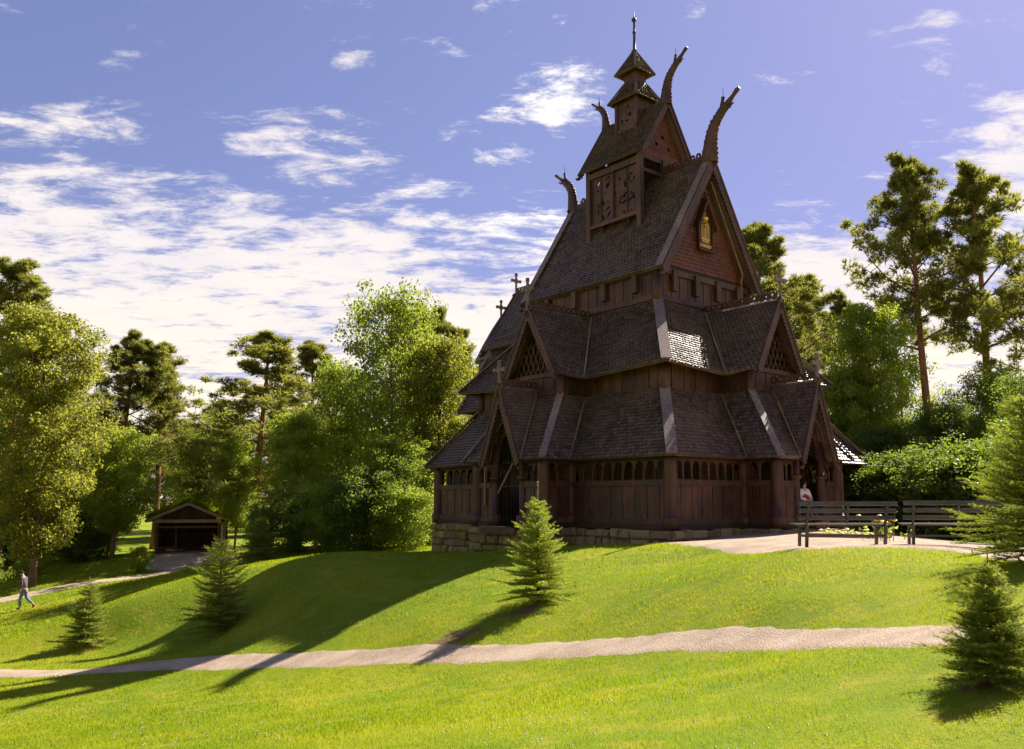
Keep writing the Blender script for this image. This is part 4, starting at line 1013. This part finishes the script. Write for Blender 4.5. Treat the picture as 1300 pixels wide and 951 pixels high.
# ------------------------------------------------------------------ benches
def bench(loc, rz, label):
    r = empty('park_bench', loc, rz); tag(r, label, 'bench', 'benches on the gravel in front of the church'); L_ = 1.98
    # local x along bench, +y towards the seat front (away from the camera)
    def slat(name, y, z, w, t, tilt):
        mb = MB(); up = V((0,-math.sin(tilt),math.cos(tilt))); mb.beam(V((-L_/2,y,z)),V((L_/2,y,z)),w,t,up)
        return mb.build(name, M['bench'], r)
    for k,(y,z) in enumerate(((-.225,.84),(-.18,.70),(-.13,.56))): slat('back_slat', y, z, .085, .03, R(72))
    for y in (.0,.11,.22,.33): slat('seat_slat', y, .43-.05*(.33-y), .09, .032, 0)
    for x in (-.80,.80):
        mb = MB(); mb.beam(V((x,-.04,-.02)),V((x,-.10,.42)),.06,.05,(1,0,0)); mb.beam(V((x,-.06,.40)),V((x,-.215,.85)),.055,.035,(1,0,0)); mb.build('rear_leg', M['bench'], r)
        mb = MB(); mb.beam(V((x,.33,-.02)),V((x,.30,.42)),.06,.05,(1,0,0)); mb.build('front_leg', M['bench'], r)
        mb = MB(); mb.beam(V((x,-.12,.385)),V((x,.38,.40)),.05,.05); mb.beam(V((x,-.06,.2)),V((x,.31,.2)),.04,.05); mb.build('side_rail', M['bench'], r)
    mb = MB(); mb.beam(V((0,-.13,.45)),V((0,-.20,.84)),.05,.03,(1,0,0)); mb.build('middle_support', M['bench'], r)
    mb = MB(); mb.beam(V((-.8,.02,.2)),V((.8,.02,.2)),.045,.04); mb.build('stretcher', M['bench'], r)
    return r
p1 = at(1073,695,17.2); bench((p1.x,p1.y,G(p1.x,p1.y)+.01), R(3), 'wooden park bench nearest the west portal, seen from behind')
p2 = at(1216,695,16.6); bench((p2.x,p2.y,G(p2.x,p2.y)+.01), R(-13), 'wooden park bench turned slightly and half hidden by the large spruce')

# ------------------------------------------------------------------ sod-roofed hut
hp = at(238,702,57); hut = empty('log_hut', (hp.x,hp.y,G(hp.x,hp.y)-.05), R(14)); tag(hut, 'low open-fronted log hut with grassy sod roof at the wood edge', 'hut')
hut.scale = (.84,.84,.9)
HW, HD, HHt, HR = 2.35, 4.5, 2.3, 3.55
mb = MB()
for k in range(9):
    z = .13+k*.26
    for s in (-1,1): mb.tube([V((s*HW,-.1,z)),V((s*HW,HD+.2,z))],.135,8)
    mb.tube([V((-HW-.25,HD,z+.1)),V((HW+.25,HD,z+.1))],.135,8)
for k in range(2): 
    mb.tube([V((-HW,.5,.14+k*.26)),V((-.85,.5,.14+k*.26))],.12,8); mb.tube([V((.9,.5,.14+k*.26)),V((HW,.5,.14+k*.26))],.12,8)
mb.build('log_wall', M['log'], hut)
mb = MB(); planks(mb,(-HW+.3,.15,0),(HW-.3,.15,0),lambda s: 2.45,lambda s: 2.45+max(0.02,(1-abs(s-(HW-.3))/(HW+.35))*1.2), V((0,-1,0)),.25); mb.build('gable_boards', M['wood_dark'], hut)
mb = MB(); mb.beam(V((-HW-.1,-.05,2.38)),V((HW+.1,-.05,2.38)),.2,.24); mb.build('front_beam', M['beam_pale'], hut)
mb = MB(); mb.beam(V((-HW-.1,.1,1.95)),V((HW+.1,.1,1.95)),.16,.16); mb.build('lower_beam', M['log'], hut)
for x in (-HW+.05,HW-.05,-.95): mb = MB(); mb.tube([V((x,0 if abs(x)>1 else .5,0)),V((x,0 if abs(x)>1 else .5,2.3))],.12 if abs(x)>1 else .07,8); mb.build('hut_post', M['log'], hut)
mb = MB()
for s in (-1,1): mb.prism([V((0,-.35,HR)),V((s*(HW+.75),-.35,HHt+.0)),V((s*(HW+.75),-.35,HHt+.14)),V((0,-.35,HR+.16))], V((0,HD+.9,0)))
hr = mb.build('roof', M['wood_dark'], hut)
mb = MB()
for s in (-1,1): mb.beam(V((0,-.40,HR+.10)),V((s*(HW+.8),-.40,HHt+.08)),.07,.2,V((s*.4,0,.9)))
mb.build('bargeboard', M['beam_pale'], hr)
mb = MB()
for s in (-1,1): mb.prism([V((0,-.33,HR+.165)),V((s*(HW+.7),-.33,HHt+.145)),V((s*(HW+.7),-.33,HHt+.30)),V((0,-.33,HR+.34))], V((0,HD+.8,0)))
mb.build('sod_layer', plain('sod',(.10,.09,.03),.95), hr)
n = 24000; x = rng.uniform(-HW-.75,HW+.75,n); y = rng.uniform(-.42,HD+.5,n); z = HR+.3-(HR-HHt)*np.abs(x)/(HW+.75); h = rng.uniform(.1,.42,n)*np.where(rng.random(n)<.1,1.5,1)
a = rng.uniform(0,6.28,n); w = .02; P0 = np.stack([x-np.cos(a)*w,y-np.sin(a)*w,z],1); P1 = np.stack([x+np.cos(a)*w,y+np.sin(a)*w,z],1); P2 = np.stack([x+rng.normal(0,.1,n),y+rng.normal(0,.1,n),z+h],1)
v = np.stack([P0,P1,P2],1).reshape(-1,3); so = link('roof_grass', np_mesh('roof_grass', v, np.arange(len(v)).reshape(-1,3), M['blade']), hr); so['kind']='stuff'

# small things near the terrace
def flowers(px,Y,n,label,h=.45,spread=.25,col=(.75,.45,.03)):
    P = gp(px,Y); r = empty('flower_plant', P); tag(r,label,'flowers'); mb = MB(); fl_ = MB()
    for k in range(n):
        x,y = random.gauss(0,spread), random.gauss(0,spread); hh = h*random.uniform(.6,1.1); mb.tube([V((x,y,0)),V((x*1.2,y*1.2,hh))],[.008,.005],4)
        for q in range(5): a = random.uniform(0,6.28); z = hh*random.uniform(.2,.9); mb.add([V((x,y,z)),V((x+.14*math.cos(a),y+.14*math.sin(a),z+.06)),V((x+.1*math.cos(a+.5),y+.1*math.sin(a+.5),z-.02))],[(0,1,2)])
        fl_.tube([V((x*1.2,y*1.2,hh-.02)),V((x*1.2,y*1.2,hh+.01)),V((x*1.2,y*1.2,hh+.04))],[.03,.07,.02],8)
    mb.build('foliage', M['leaf_mid'], r); fl_.build('blossom', plain('blossom_yellow',col,.6), r); return r
flowers(1118,20,9,'yellow flowers growing on leafy stems behind the left bench',.62,.18)
flowers(1094,24,16,'low leafy plants with pale blossoms seen through the left bench',.22,.5,(.5,.5,.1))
tb = MB(); q = gp(1075,23.5)
for k in range(3): tb.beam(V((-1.1+.1*k,.25*k,.06+.05*(k%2))),V((1.2,.25*k+.1,.05)),.2,.07)
o = tb.build('timber_step', M['beam_pale'], None, loc=q); tag(o,'low pale timber planks lying on the gravel behind the left bench','planks')
# unseen trees added behind and left of the camera to block sky light
for k,x,y,H_,lab in (('broadC',-17,-6,14,'tall leafy tree added unseen behind the camera to block sky light, nearest the path'),('pineD',-24,2,16,'pine added out of view left of the camera to block sky light'),('broadD',-10,-14,14,'dark leafy tree added unseen behind the camera to block sky light'),('broadC',-27,-10,15,'leafy tree added unseen far behind on the left to block sky light'),('pineB',-3,-19,16,'pine added unseen behind the camera to block sky light'),('broadD',-34,8,14,'dark leafy tree added unseen outside the left edge to block sky light'),('broadC',-19,-20,15,'leafy tree added unseen at the back left to block sky light')):
    o = copy_tree(PR[k]); o.location = (x,y,G(x,y)-.1); s = H_/(14 if 'pine' in k else 11); o.scale = (s*1.1,s*1.1,s); tag(o,lab,'tree')
    o['group'] = 'unseen trees added behind the camera to block sky light'
# ------------------------------------------------------------------ people
def skin(name, pts, edges, mat, parent=None, sub=1, root=0):
    """pts: list of (x,y,z,r) or (x,y,z,rx,ry)"""
    me = bpy.data.meshes.new(name); me.from_pydata([p[:3] for p in pts], edges, []); me.update()
    o = link(name, me, parent); md = o.modifiers.new('Skin','SKIN'); md.use_smooth_shade = True
    sv = me.skin_vertices[0].data
    for i,p in enumerate(pts):
        sv[i].radius = (p[3], p[4] if len(p)>4 else p[3]); sv[i].use_root = (i==root)
    s = o.modifiers.new('Sub','SUBSURF'); s.levels = sub; s.render_levels = sub
    me.materials.append(mat); return o
M['skin'] = plain('skin',(.48,.24,.16),.55,.08); M['white_cloth'] = plain('white_cloth',(.78,.74,.70),.85,.06); M['red_cloth'] = plain('red_cloth',(.45,.03,.03),.8,.15)
M['black_cloth'] = plain('black_cloth',(.03,.025,.03),.85); M['jacket'] = plain('grey_jacket',(.12,.09,.11),.85); M['jeans'] = plain('blue_jeans',(.20,.22,.36),.85); M['hair'] = plain('brown_hair',(.06,.03,.018),.6)
M['shoe'] = plain('brown_shoe',(.28,.07,.03),.5); M['blond'] = plain('fair_hair',(.35,.2,.08),.6)
def head(mb_pts, c, fwd, k=1.0):
    """extra vertices that shape skull, face, nose and chin; c: skull centre, fwd: facing"""
    return mb_pts
def face_bits(parent, c, fwd, hairmat, k=1., long=False, cap=None):
    c = V(c); f = V(fwd).normalized(); u = V((0,0,1)); s = f.cross(u).normalized(); u = s.cross(f)
    mb = MB()   # hair shell: back and top half of an ellipsoid
    for i in range(7):
        th0, th1 = math.pi*.5*i/7, math.pi*.5*(i+1)/7
        for j in range(16):
            a0, a1 = 2*math.pi*j/16, 2*math.pi*(j+1)/16
            def q(th,a):
                d = s*(math.sin(th)*math.sin(a)*.092)+f*(math.sin(th)*math.cos(a)*.108)+u*(math.cos(th)*.128)
                p = c + d*k - f*.012
                if math.cos(a) < .35: p = p - u*(.07*math.sin(th)*k*(2.0 if long else 1))
                return p
            mb.add([q(th0,a0),q(th1,a0),q(th1,a1),q(th0,a1)],[(0,1,2,3)])
    mb.build('hair' if not cap else 'cap', hairmat, parent, True)
    e = MB()
    for q in (-1,1): e.tube([c+f*.088*k+s*q*.034*k+u*.01, c+f*.1*k+s*q*.034*k+u*.01],[.012,.008],6)
    e.build('eye', M['black_cloth'], parent)
def hand(pts, edges, wrist, base_i, dirv, side, palm, r=.0085, curl=.5):
    """palm plus four unequal curled fingers and a thumb grown from vertex base_i"""
    d = V(dirv).normalized(); s = V(side).normalized(); n = V(palm).normalized(); w = V(wrist)
    def addp(p, rr, frm): pts.append((p.x,p.y,p.z,rr)); edges.append((frm,len(pts)-1)); return len(pts)-1
    pc = addp(w+d*.05, .03, base_i)
    for k,(o,l) in enumerate(((-.030,.070),(-.010,.080),(.010,.075),(.028,.060))):
        a = addp(w+d*.09+s*o, .011, pc); b = addp(w+d*(.09+l*.5)+s*o+n*l*.15*curl*2, .009, a); addp(w+d*(.09+l*.8)+s*o+n*l*.55*curl*2, .0075, b)
    t = addp(w+d*.04-s*.045+n*.01, .011, pc); addp(w+d*.085-s*.055+n*.03, .009, t)
# --- walking man: faces photo left (-x), mid stride, head bowed
mp = gp(37,39.7)
man = empty('person', (mp[0],mp[1],mp[2]+.01), R(180)); tag(man,'man in dark jacket and blue jeans walking left across the lawn, head bowed','person')
# local +x is the walking direction after the half turn
B = [(0,0,.93,.13,.10),(.03,0,1.15,.125,.10),(.05,0,1.36,.15,.10),(.08,0,1.46,.08),(.13,0,1.55,.05),(.17,0,1.63,.082,.09),(.185,0,1.70,.085,.085),(.245,0,1.585,.035),
     (.06,.19,1.40,.06),(.0,.24,1.14,.045),(.05,.25,.90,.032),(.06,-.19,1.40,.06),(.09,-.24,1.14,.045),(.22,-.23,.95,.032),
     (0,.09,.88,.085),(.12,.10,.50,.058),(.12,.10,.10,.042),(.24,.10,.04,.035),(0,-.09,.88,.085),(-.05,-.10,.50,.056),(-.38,-.10,.24,.042),(-.36,-.10,.12,.03)]
Eg = [(0,1),(1,2),(2,3),(3,4),(4,5),(5,6),(5,7),(2,8),(8,9),(9,10),(2,11),(11,12),(12,13),(0,14),(14,15),(15,16),(16,17),(0,18),(18,19),(19,20),(20,21)]
B = [tuple(p) for p in B]; hand(B,Eg,(.05,.25,.90),10,(.15,0,-1),(1,0,0),(0,-1,0)); hand(B,Eg,(.22,-.23,.95),13,(.3,0,-1),(1,0,0),(0,1,0))
skin('body',B,Eg,M['skin'],man,1)
skin('jacket',[(0,0,.86,.165,.125),(.03,0,1.12,.155,.12),(.05,0,1.34,.185,.125),(.07,0,1.45,.10),(.06,.20,1.40,.08),(0,.245,1.14,.062),(.045,.25,.95,.05),(.06,-.20,1.40,.08),(.09,-.245,1.14,.062),(.20,-.235,.99,.05)],
     [(0,1),(1,2),(2,3),(2,4),(4,5),(5,6),(2,7),(7,8),(8,9)],M['jacket'],man,1)
skin('collar',[(.09,0,1.45,.085),(.125,0,1.52,.068)],[(0,1)],M['white_cloth'],man,1)
skin('trousers',[(0,0,.93,.15,.12),(.0,.09,.84,.105),(.12,.10,.50,.078),(.12,.10,.12,.065),(0,-.09,.84,.105),(-.05,-.10,.50,.078),(-.35,-.10,.25,.062)],[(0,1),(1,2),(2,3),(0,4),(4,5),(5,6)],M['jeans'],man,1)
skin('shoe',[(.10,.10,.05,.05),(.19,.10,.045,.048),(.29,.10,.035,.038)],[(0,1),(1,2)],M['shoe'],man,1)
skin('shoe',[(-.40,-.10,.24,.05),(-.40,-.10,.15,.048),(-.33,-.10,.06,.038)],[(0,1),(1,2)],M['shoe'],man,1)
face_bits(man,(.185,0,1.665),(.8,0,-.5),M['black_cloth'],.95,cap=True)
# --- seated folk-costume woman in the west portal
fnW = SIDES['W'][0]
def cw_(a,d,h): l = fnW(a,d,h); return church.matrix_world @ l
bpy.context.view_layer.update()
def sitter(loc, rz, name_lab):
    w = empty('person', loc, rz); tag(w, name_lab, 'person')
    # local -y forward; seat height .45
    B = [(0,0,.55,.15,.11),(0,0,.78,.12,.09),(0,-.01,.98,.14,.09),(0,-.01,1.10,.06),(0,-.02,1.16,.045),(0,-.04,1.24,.078,.085),(0,-.03,1.31,.08,.08),(0,-.095,1.19,.03),
         (.17,0,1.03,.052),(.23,-.05,.79,.04),(.08,-.26,.72,.028),(-.17,0,1.03,.052),(-.24,-.04,.79,.04),(-.08,-.27,.70,.028),
         (.09,-.10,.52,.085),(.11,-.45,.50,.06),(.11,-.46,.10,.04),(.11,-.58,.05,.035),(-.09,-.10,.52,.085),(-.11,-.45,.50,.06),(-.11,-.46,.10,.04),(-.11,-.58,.05,.035)]
    Eg = [(0,1),(1,2),(2,3),(3,4),(4,5),(5,6),(5,7),(2,8),(8,9),(9,10),(2,11),(11,12),(12,13),(0,14),(14,15),(15,16),(16,17),(0,18),(18,19),(19,20),(20,21)]
    hand(B,Eg,(.08,-.26,.72),10,(-.6,-.7,-.1),(0,0,1),(0,-.2,-1)); hand(B,Eg,(-.08,-.27,.70),13,(.6,-.7,-.1),(0,0,-1),(0,-.2,-1))
    skin('body',B,Eg,M['skin'],w,1)
    skin('blouse',[(0,0,.74,.14,.105),(0,0,.98,.155,.10),(0,0,1.07,.08),(.18,0,1.03,.085),(.25,-.04,.80,.08),(.12,-.22,.73,.05),(-.18,0,1.03,.085),(-.26,-.03,.80,.08),(-.12,-.23,.71,.05)],
         [(0,1),(1,2),(1,3),(3,4),(4,5),(1,6),(6,7),(7,8)],M['white_cloth'],w,1)
    skin('bodice',[(0,-.005,.66,.16,.12),(0,-.01,.82,.15,.115),(0,-.012,.97,.145,.115)],[(0,1),(1,2)],M['red_cloth'],w,1)
    skin('skirt',[(0,0,.56,.19,.16),(0,-.28,.54,.20,.13),(0,-.47,.45,.20,.12),(0,-.50,.14,.22,.14)],[(0,1),(1,2),(2,3)],M['black_cloth'],w,1)
    for s in (-1,1): skin('shoe',[(s*.11,-.48,.05,.04),(s*.11,-.62,.035,.032)],[(0,1)],M['black_cloth'],w,1)
    face_bits(w,(0,-.04,1.275),(.1,-1,-.35),M['hair'],.93,long=True); return w
sc = cw_(.05, HU+1.12, H0+.0)
sitter((sc.x,sc.y,sc.z+.24), YAW+R(-12), 'seated woman in white blouse and red bodice in the west portal')
# stool she sits on
q = empty('stool',(sc.x,sc.y,sc.z+.01),YAW+R(-12)); tag(q,'low wooden stool under the seated woman in the portal','stool')
mb = MB(); mb.box((0,0,.64),(.4,.34,.05)); mb.build('seat',M['wood'],q)
mb = MB(); mb.box((0,-.52,.10),(.44,.4,.20)); mb.build('footrest',M['wood'],q)
for s in (-1,1): mb = MB(); mb.box((s*.15,0,.31),(.05,.28,.62)); mb.build('leg',M['wood'],q)
# two visitors inside the gallery, seen through the arcade of the long side
def stander(loc, rz, lab, cloth, hairm, Hs=1.0):
    w = empty('person', loc, rz); w.scale = (Hs,)*3; tag(w, lab, 'person')
    B = [(0,0,.93,.13,.10),(0,0,1.15,.12,.09),(0,0,1.34,.14,.09),(0,0,1.44,.06),(0,-.01,1.50,.045),(0,-.03,1.58,.078,.085),(0,-.02,1.65,.08,.08),(0,-.085,1.53,.03),
         (.18,0,1.38,.052),(.24,0,1.10,.04),(.22,-.10,.86,.028),(-.18,0,1.38,.052),(-.24,0,1.10,.04),(-.22,-.10,.86,.028),
         (.09,0,.86,.085),(.10,0,.48,.055),(.10,0,.09,.04),(.10,-.14,.04,.035),(-.09,0,.86,.085),(-.10,0,.48,.055),(-.10,0,.09,.04),(-.10,-.14,.04,.035)]
    Eg = [(0,1),(1,2),(2,3),(3,4),(4,5),(5,6),(5,7),(2,8),(8,9),(9,10),(2,11),(11,12),(12,13),(0,14),(14,15),(15,16),(16,17),(0,18),(18,19),(19,20),(20,21)]
    hand(B,Eg,(.22,-.10,.86),10,(0,-.2,-1),(0,1,0),(-1,0,0)); hand(B,Eg,(-.22,-.10,.86),13,(0,-.2,-1),(0,1,0),(1,0,0))
    skin('body',B,Eg,M['skin'],w,1)
    skin('jacket',[(0,0,.88,.16,.12),(0,0,1.14,.145,.11),(0,0,1.33,.17,.11),(.19,0,1.38,.075),(.25,0,1.10,.06),(.225,-.08,.92,.05),(-.19,0,1.38,.075),(-.25,0,1.10,.06),(-.225,-.08,.92,.05)],[(0,1),(1,2),(2,3),(3,4),(4,5),(2,6),(6,7),(7,8)],cloth,w,1)
    skin('trousers',[(0,0,.93,.15,.12),(.09,0,.82,.10),(.10,0,.48,.075),(.10,0,.10,.065),(-.09,0,.82,.10),(-.10,0,.48,.075),(-.10,0,.10,.065)],[(0,1),(1,2),(2,3),(0,4),(4,5),(5,6)],M['black_cloth'],w,1)
    for s in (-1,1): skin('shoe',[(s*.10,.03,.04,.045),(s*.10,-.18,.035,.036)],[(0,1)],M['black_cloth'],w,1)
    face_bits(w,(0,-.03,1.615),(0,-1,-.1),hairm,.95,cap=True); return w
fnS = SIDES['S'][0]
a = church.matrix_world @ fnS(3.0, HV-.55, H0); stander((a.x,a.y,a.z+.01), YAW-R(90), 'visitor in red cap and pale jacket behind the gallery arcade', M['white_cloth'], M['red_cloth'], .93)
a = church.matrix_world @ fnS(2.55, HV-.6, H0); stander((a.x,a.y,a.z+.01), YAW-R(60), 'visitor in dark red jacket behind the gallery arcade, left of the red cap', M['red_cloth'], M['blond'], .94)

# ------------------------------------------------------------------ sky with clouds, sun, camera
SUN_AZ, SUN_EL = R(44), R(43.5)
w = bpy.data.worlds.new('World'); SC.world = w; w.use_nodes = True; w.node_tree.nodes.clear(); t = NT(w.node_tree)
out = t.node('ShaderNodeOutputWorld'); bg = t.node('ShaderNodeBackground')
sky = t.node('ShaderNodeTexSky'); sky.sky_type = 'NISHITA'; sky.sun_disc = False; sky.sun_elevation = SUN_EL; sky.sun_rotation = SUN_AZ
sky.air_density = 1.0; sky.dust_density = .6; sky.ozone_density = 1.6
tc = t.node('ShaderNodeTexCoord'); d = tc.outputs['Generated']
sx = t.node('ShaderNodeSeparateXYZ', {0:d}); X_, Y_, Z_ = sx.outputs
zc = t.m('MAXIMUM', Z_, .0)
den = t.m('ADD', zc, .10)
pl = t.node('ShaderNodeCombineXYZ', {0:t.m('DIVIDE',X_,den),1:t.m('DIVIDE',Y_,den),2:0.0}).outputs[0]
AZ = t.m('MULTIPLY', t.m('ARCTAN2', X_, Y_), 57.2958); EL = t.m('MULTIPLY', t.m('ARCSINE', Z_), 57.2958)
n1 = t.noise(pl, 1.7, 8, .66, .3, (1,1.25,1)); n2 = t.noise(pl, 5.0, 9, .70, .3, (1,1.8,1)); n3 = t.noise(pl, .55, 3, .5)
def smooth(x,a,b): return t.ramp(x,a,b)
# broad bank of thin broken cloud: low in the sky, higher up on the left
leftness = smooth(AZ, 20, -12)
lim = t.m('MULTIPLY_ADD', leftness, 5.5, 17.0)                     # elevation where the bank ends
bank = smooth(t.m('SUBTRACT', lim, EL), -3.5, 9.0)
cov = t.m('MULTIPLY', bank, .74)
def blob(px, py, rx, ry, k):
    q = at(px,py,1.0); az = math.degrees(math.atan2(q.x,q.y)); el = math.degrees(math.atan2(q.z, math.hypot(q.x,q.y)))
    a = t.m('DIVIDE', t.m('SUBTRACT', AZ, az), rx); b = t.m('DIVIDE', t.m('SUBTRACT', EL, el), ry)
    dd = t.m('ADD', t.m('MULTIPLY',a,a), t.m('MULTIPLY',b,b)); return t.m('MULTIPLY', t.m('MAXIMUM', t.m('SUBTRACT',1.0,dd), 0.0), k)
for bl in ((700,122,5.6,2.3,.50),(630,195,3.6,1.0,.38),(380,165,6.5,2.8,.27),(1285,215,4.2,4.5,.75),(447,80,2.6,1.0,.30),(880,12,1.3,.8,.34),(1060,340,7,4,.45),(1000,268,4,1.3,.26),(110,150,3.5,.8,.24),(1130,215,2,.7,.2),(1190,30,1.5,1.2,.18)):
    cov = t.m('ADD', cov, blob(*bl))
mixn = t.m('MULTIPLY_ADD', t.m('ADD', t.m('MULTIPLY',n1,.4), t.m('MULTIPLY',n2,.6)), 3.8, -1.4)
dens_ = t.ramp(t.m('ADD', mixn, cov), .72, 1.25)
hs = t.node('ShaderNodeSeparateColor', {0:sky.outputs[0]})
KK = (4.2,4.7,8.5)
cl_ = [t.m('DIVIDE', t.m('MULTIPLY', hs.outputs[k], KK[k]), t.m('ADD', hs.outputs[k], KK[k])) for k in range(3)]
tint = t.mix(1.0, t.node('ShaderNodeCombineColor', {0:cl_[0],1:cl_[1],2:cl_[2]}).outputs[0], (1.0,.91,1.07), 'MULTIPLY')
shade = t.ramp(t.m('ADD', n1, t.m('MULTIPLY', n3,.3)), .45, .85)
ccol = t.mix(t.ramp(EL, 2, 20), (6.6,5.8,4.4), (5.6,5.1,4.9))
ccol = t.mix(t.m('MULTIPLY', t.m('SUBTRACT',1.0,shade),.35), ccol, (3.6,3.7,4.8))
glow = blob(760,150,16,12,1.0)
ccol = t.mix(glow, ccol, (7.6,7.2,6.4))
col = t.mix(t.m('MULTIPLY', dens_, .94), tint, ccol)
t.set(bg.inputs[0], col); bg.inputs[1].default_value = .07
t.l.new(bg.outputs[0], out.inputs[0])
sl = bpy.data.lights.new('sun','SUN'); sl.energy = 4.6; sl.angle = R(.5); sl.color = (1,.93,.80)
so = bpy.data.objects.new('sun', sl); COL.objects.link(so)
sd = V((math.sin(SUN_AZ)*math.cos(SUN_EL), math.cos(SUN_AZ)*math.cos(SUN_EL), math.sin(SUN_EL)))
so.rotation_euler = (-sd).to_track_quat('-Z','Y').to_euler(); so.location = (20,20,40)
cam = bpy.data.cameras.new('camera'); co = bpy.data.objects.new('camera', cam); COL.objects.link(co); SC.camera = co
cam.sensor_fit = 'HORIZONTAL'; cam.sensor_width = 36; cam.lens = 36*F/1300; cam.shift_x = -(CX-650)/1300; cam.shift_y = (CY-475.5)/1300
cam.clip_start = .1; cam.clip_end = 3000
co.location = (0,0,0); co.rotation_euler = (math.pi/2+PITCH,0,0)
SC.view_settings.view_transform = 'Standard'; SC.view_settings.look = 'None'; SC.view_settings.exposure = 1.45; SC.view_settings.gamma = 1
SC.render.engine = 'CYCLES'; SC.cycles.max_bounces = 6; SC.cycles.transmission_bounces = 4; SC.cycles.use_denoising = True
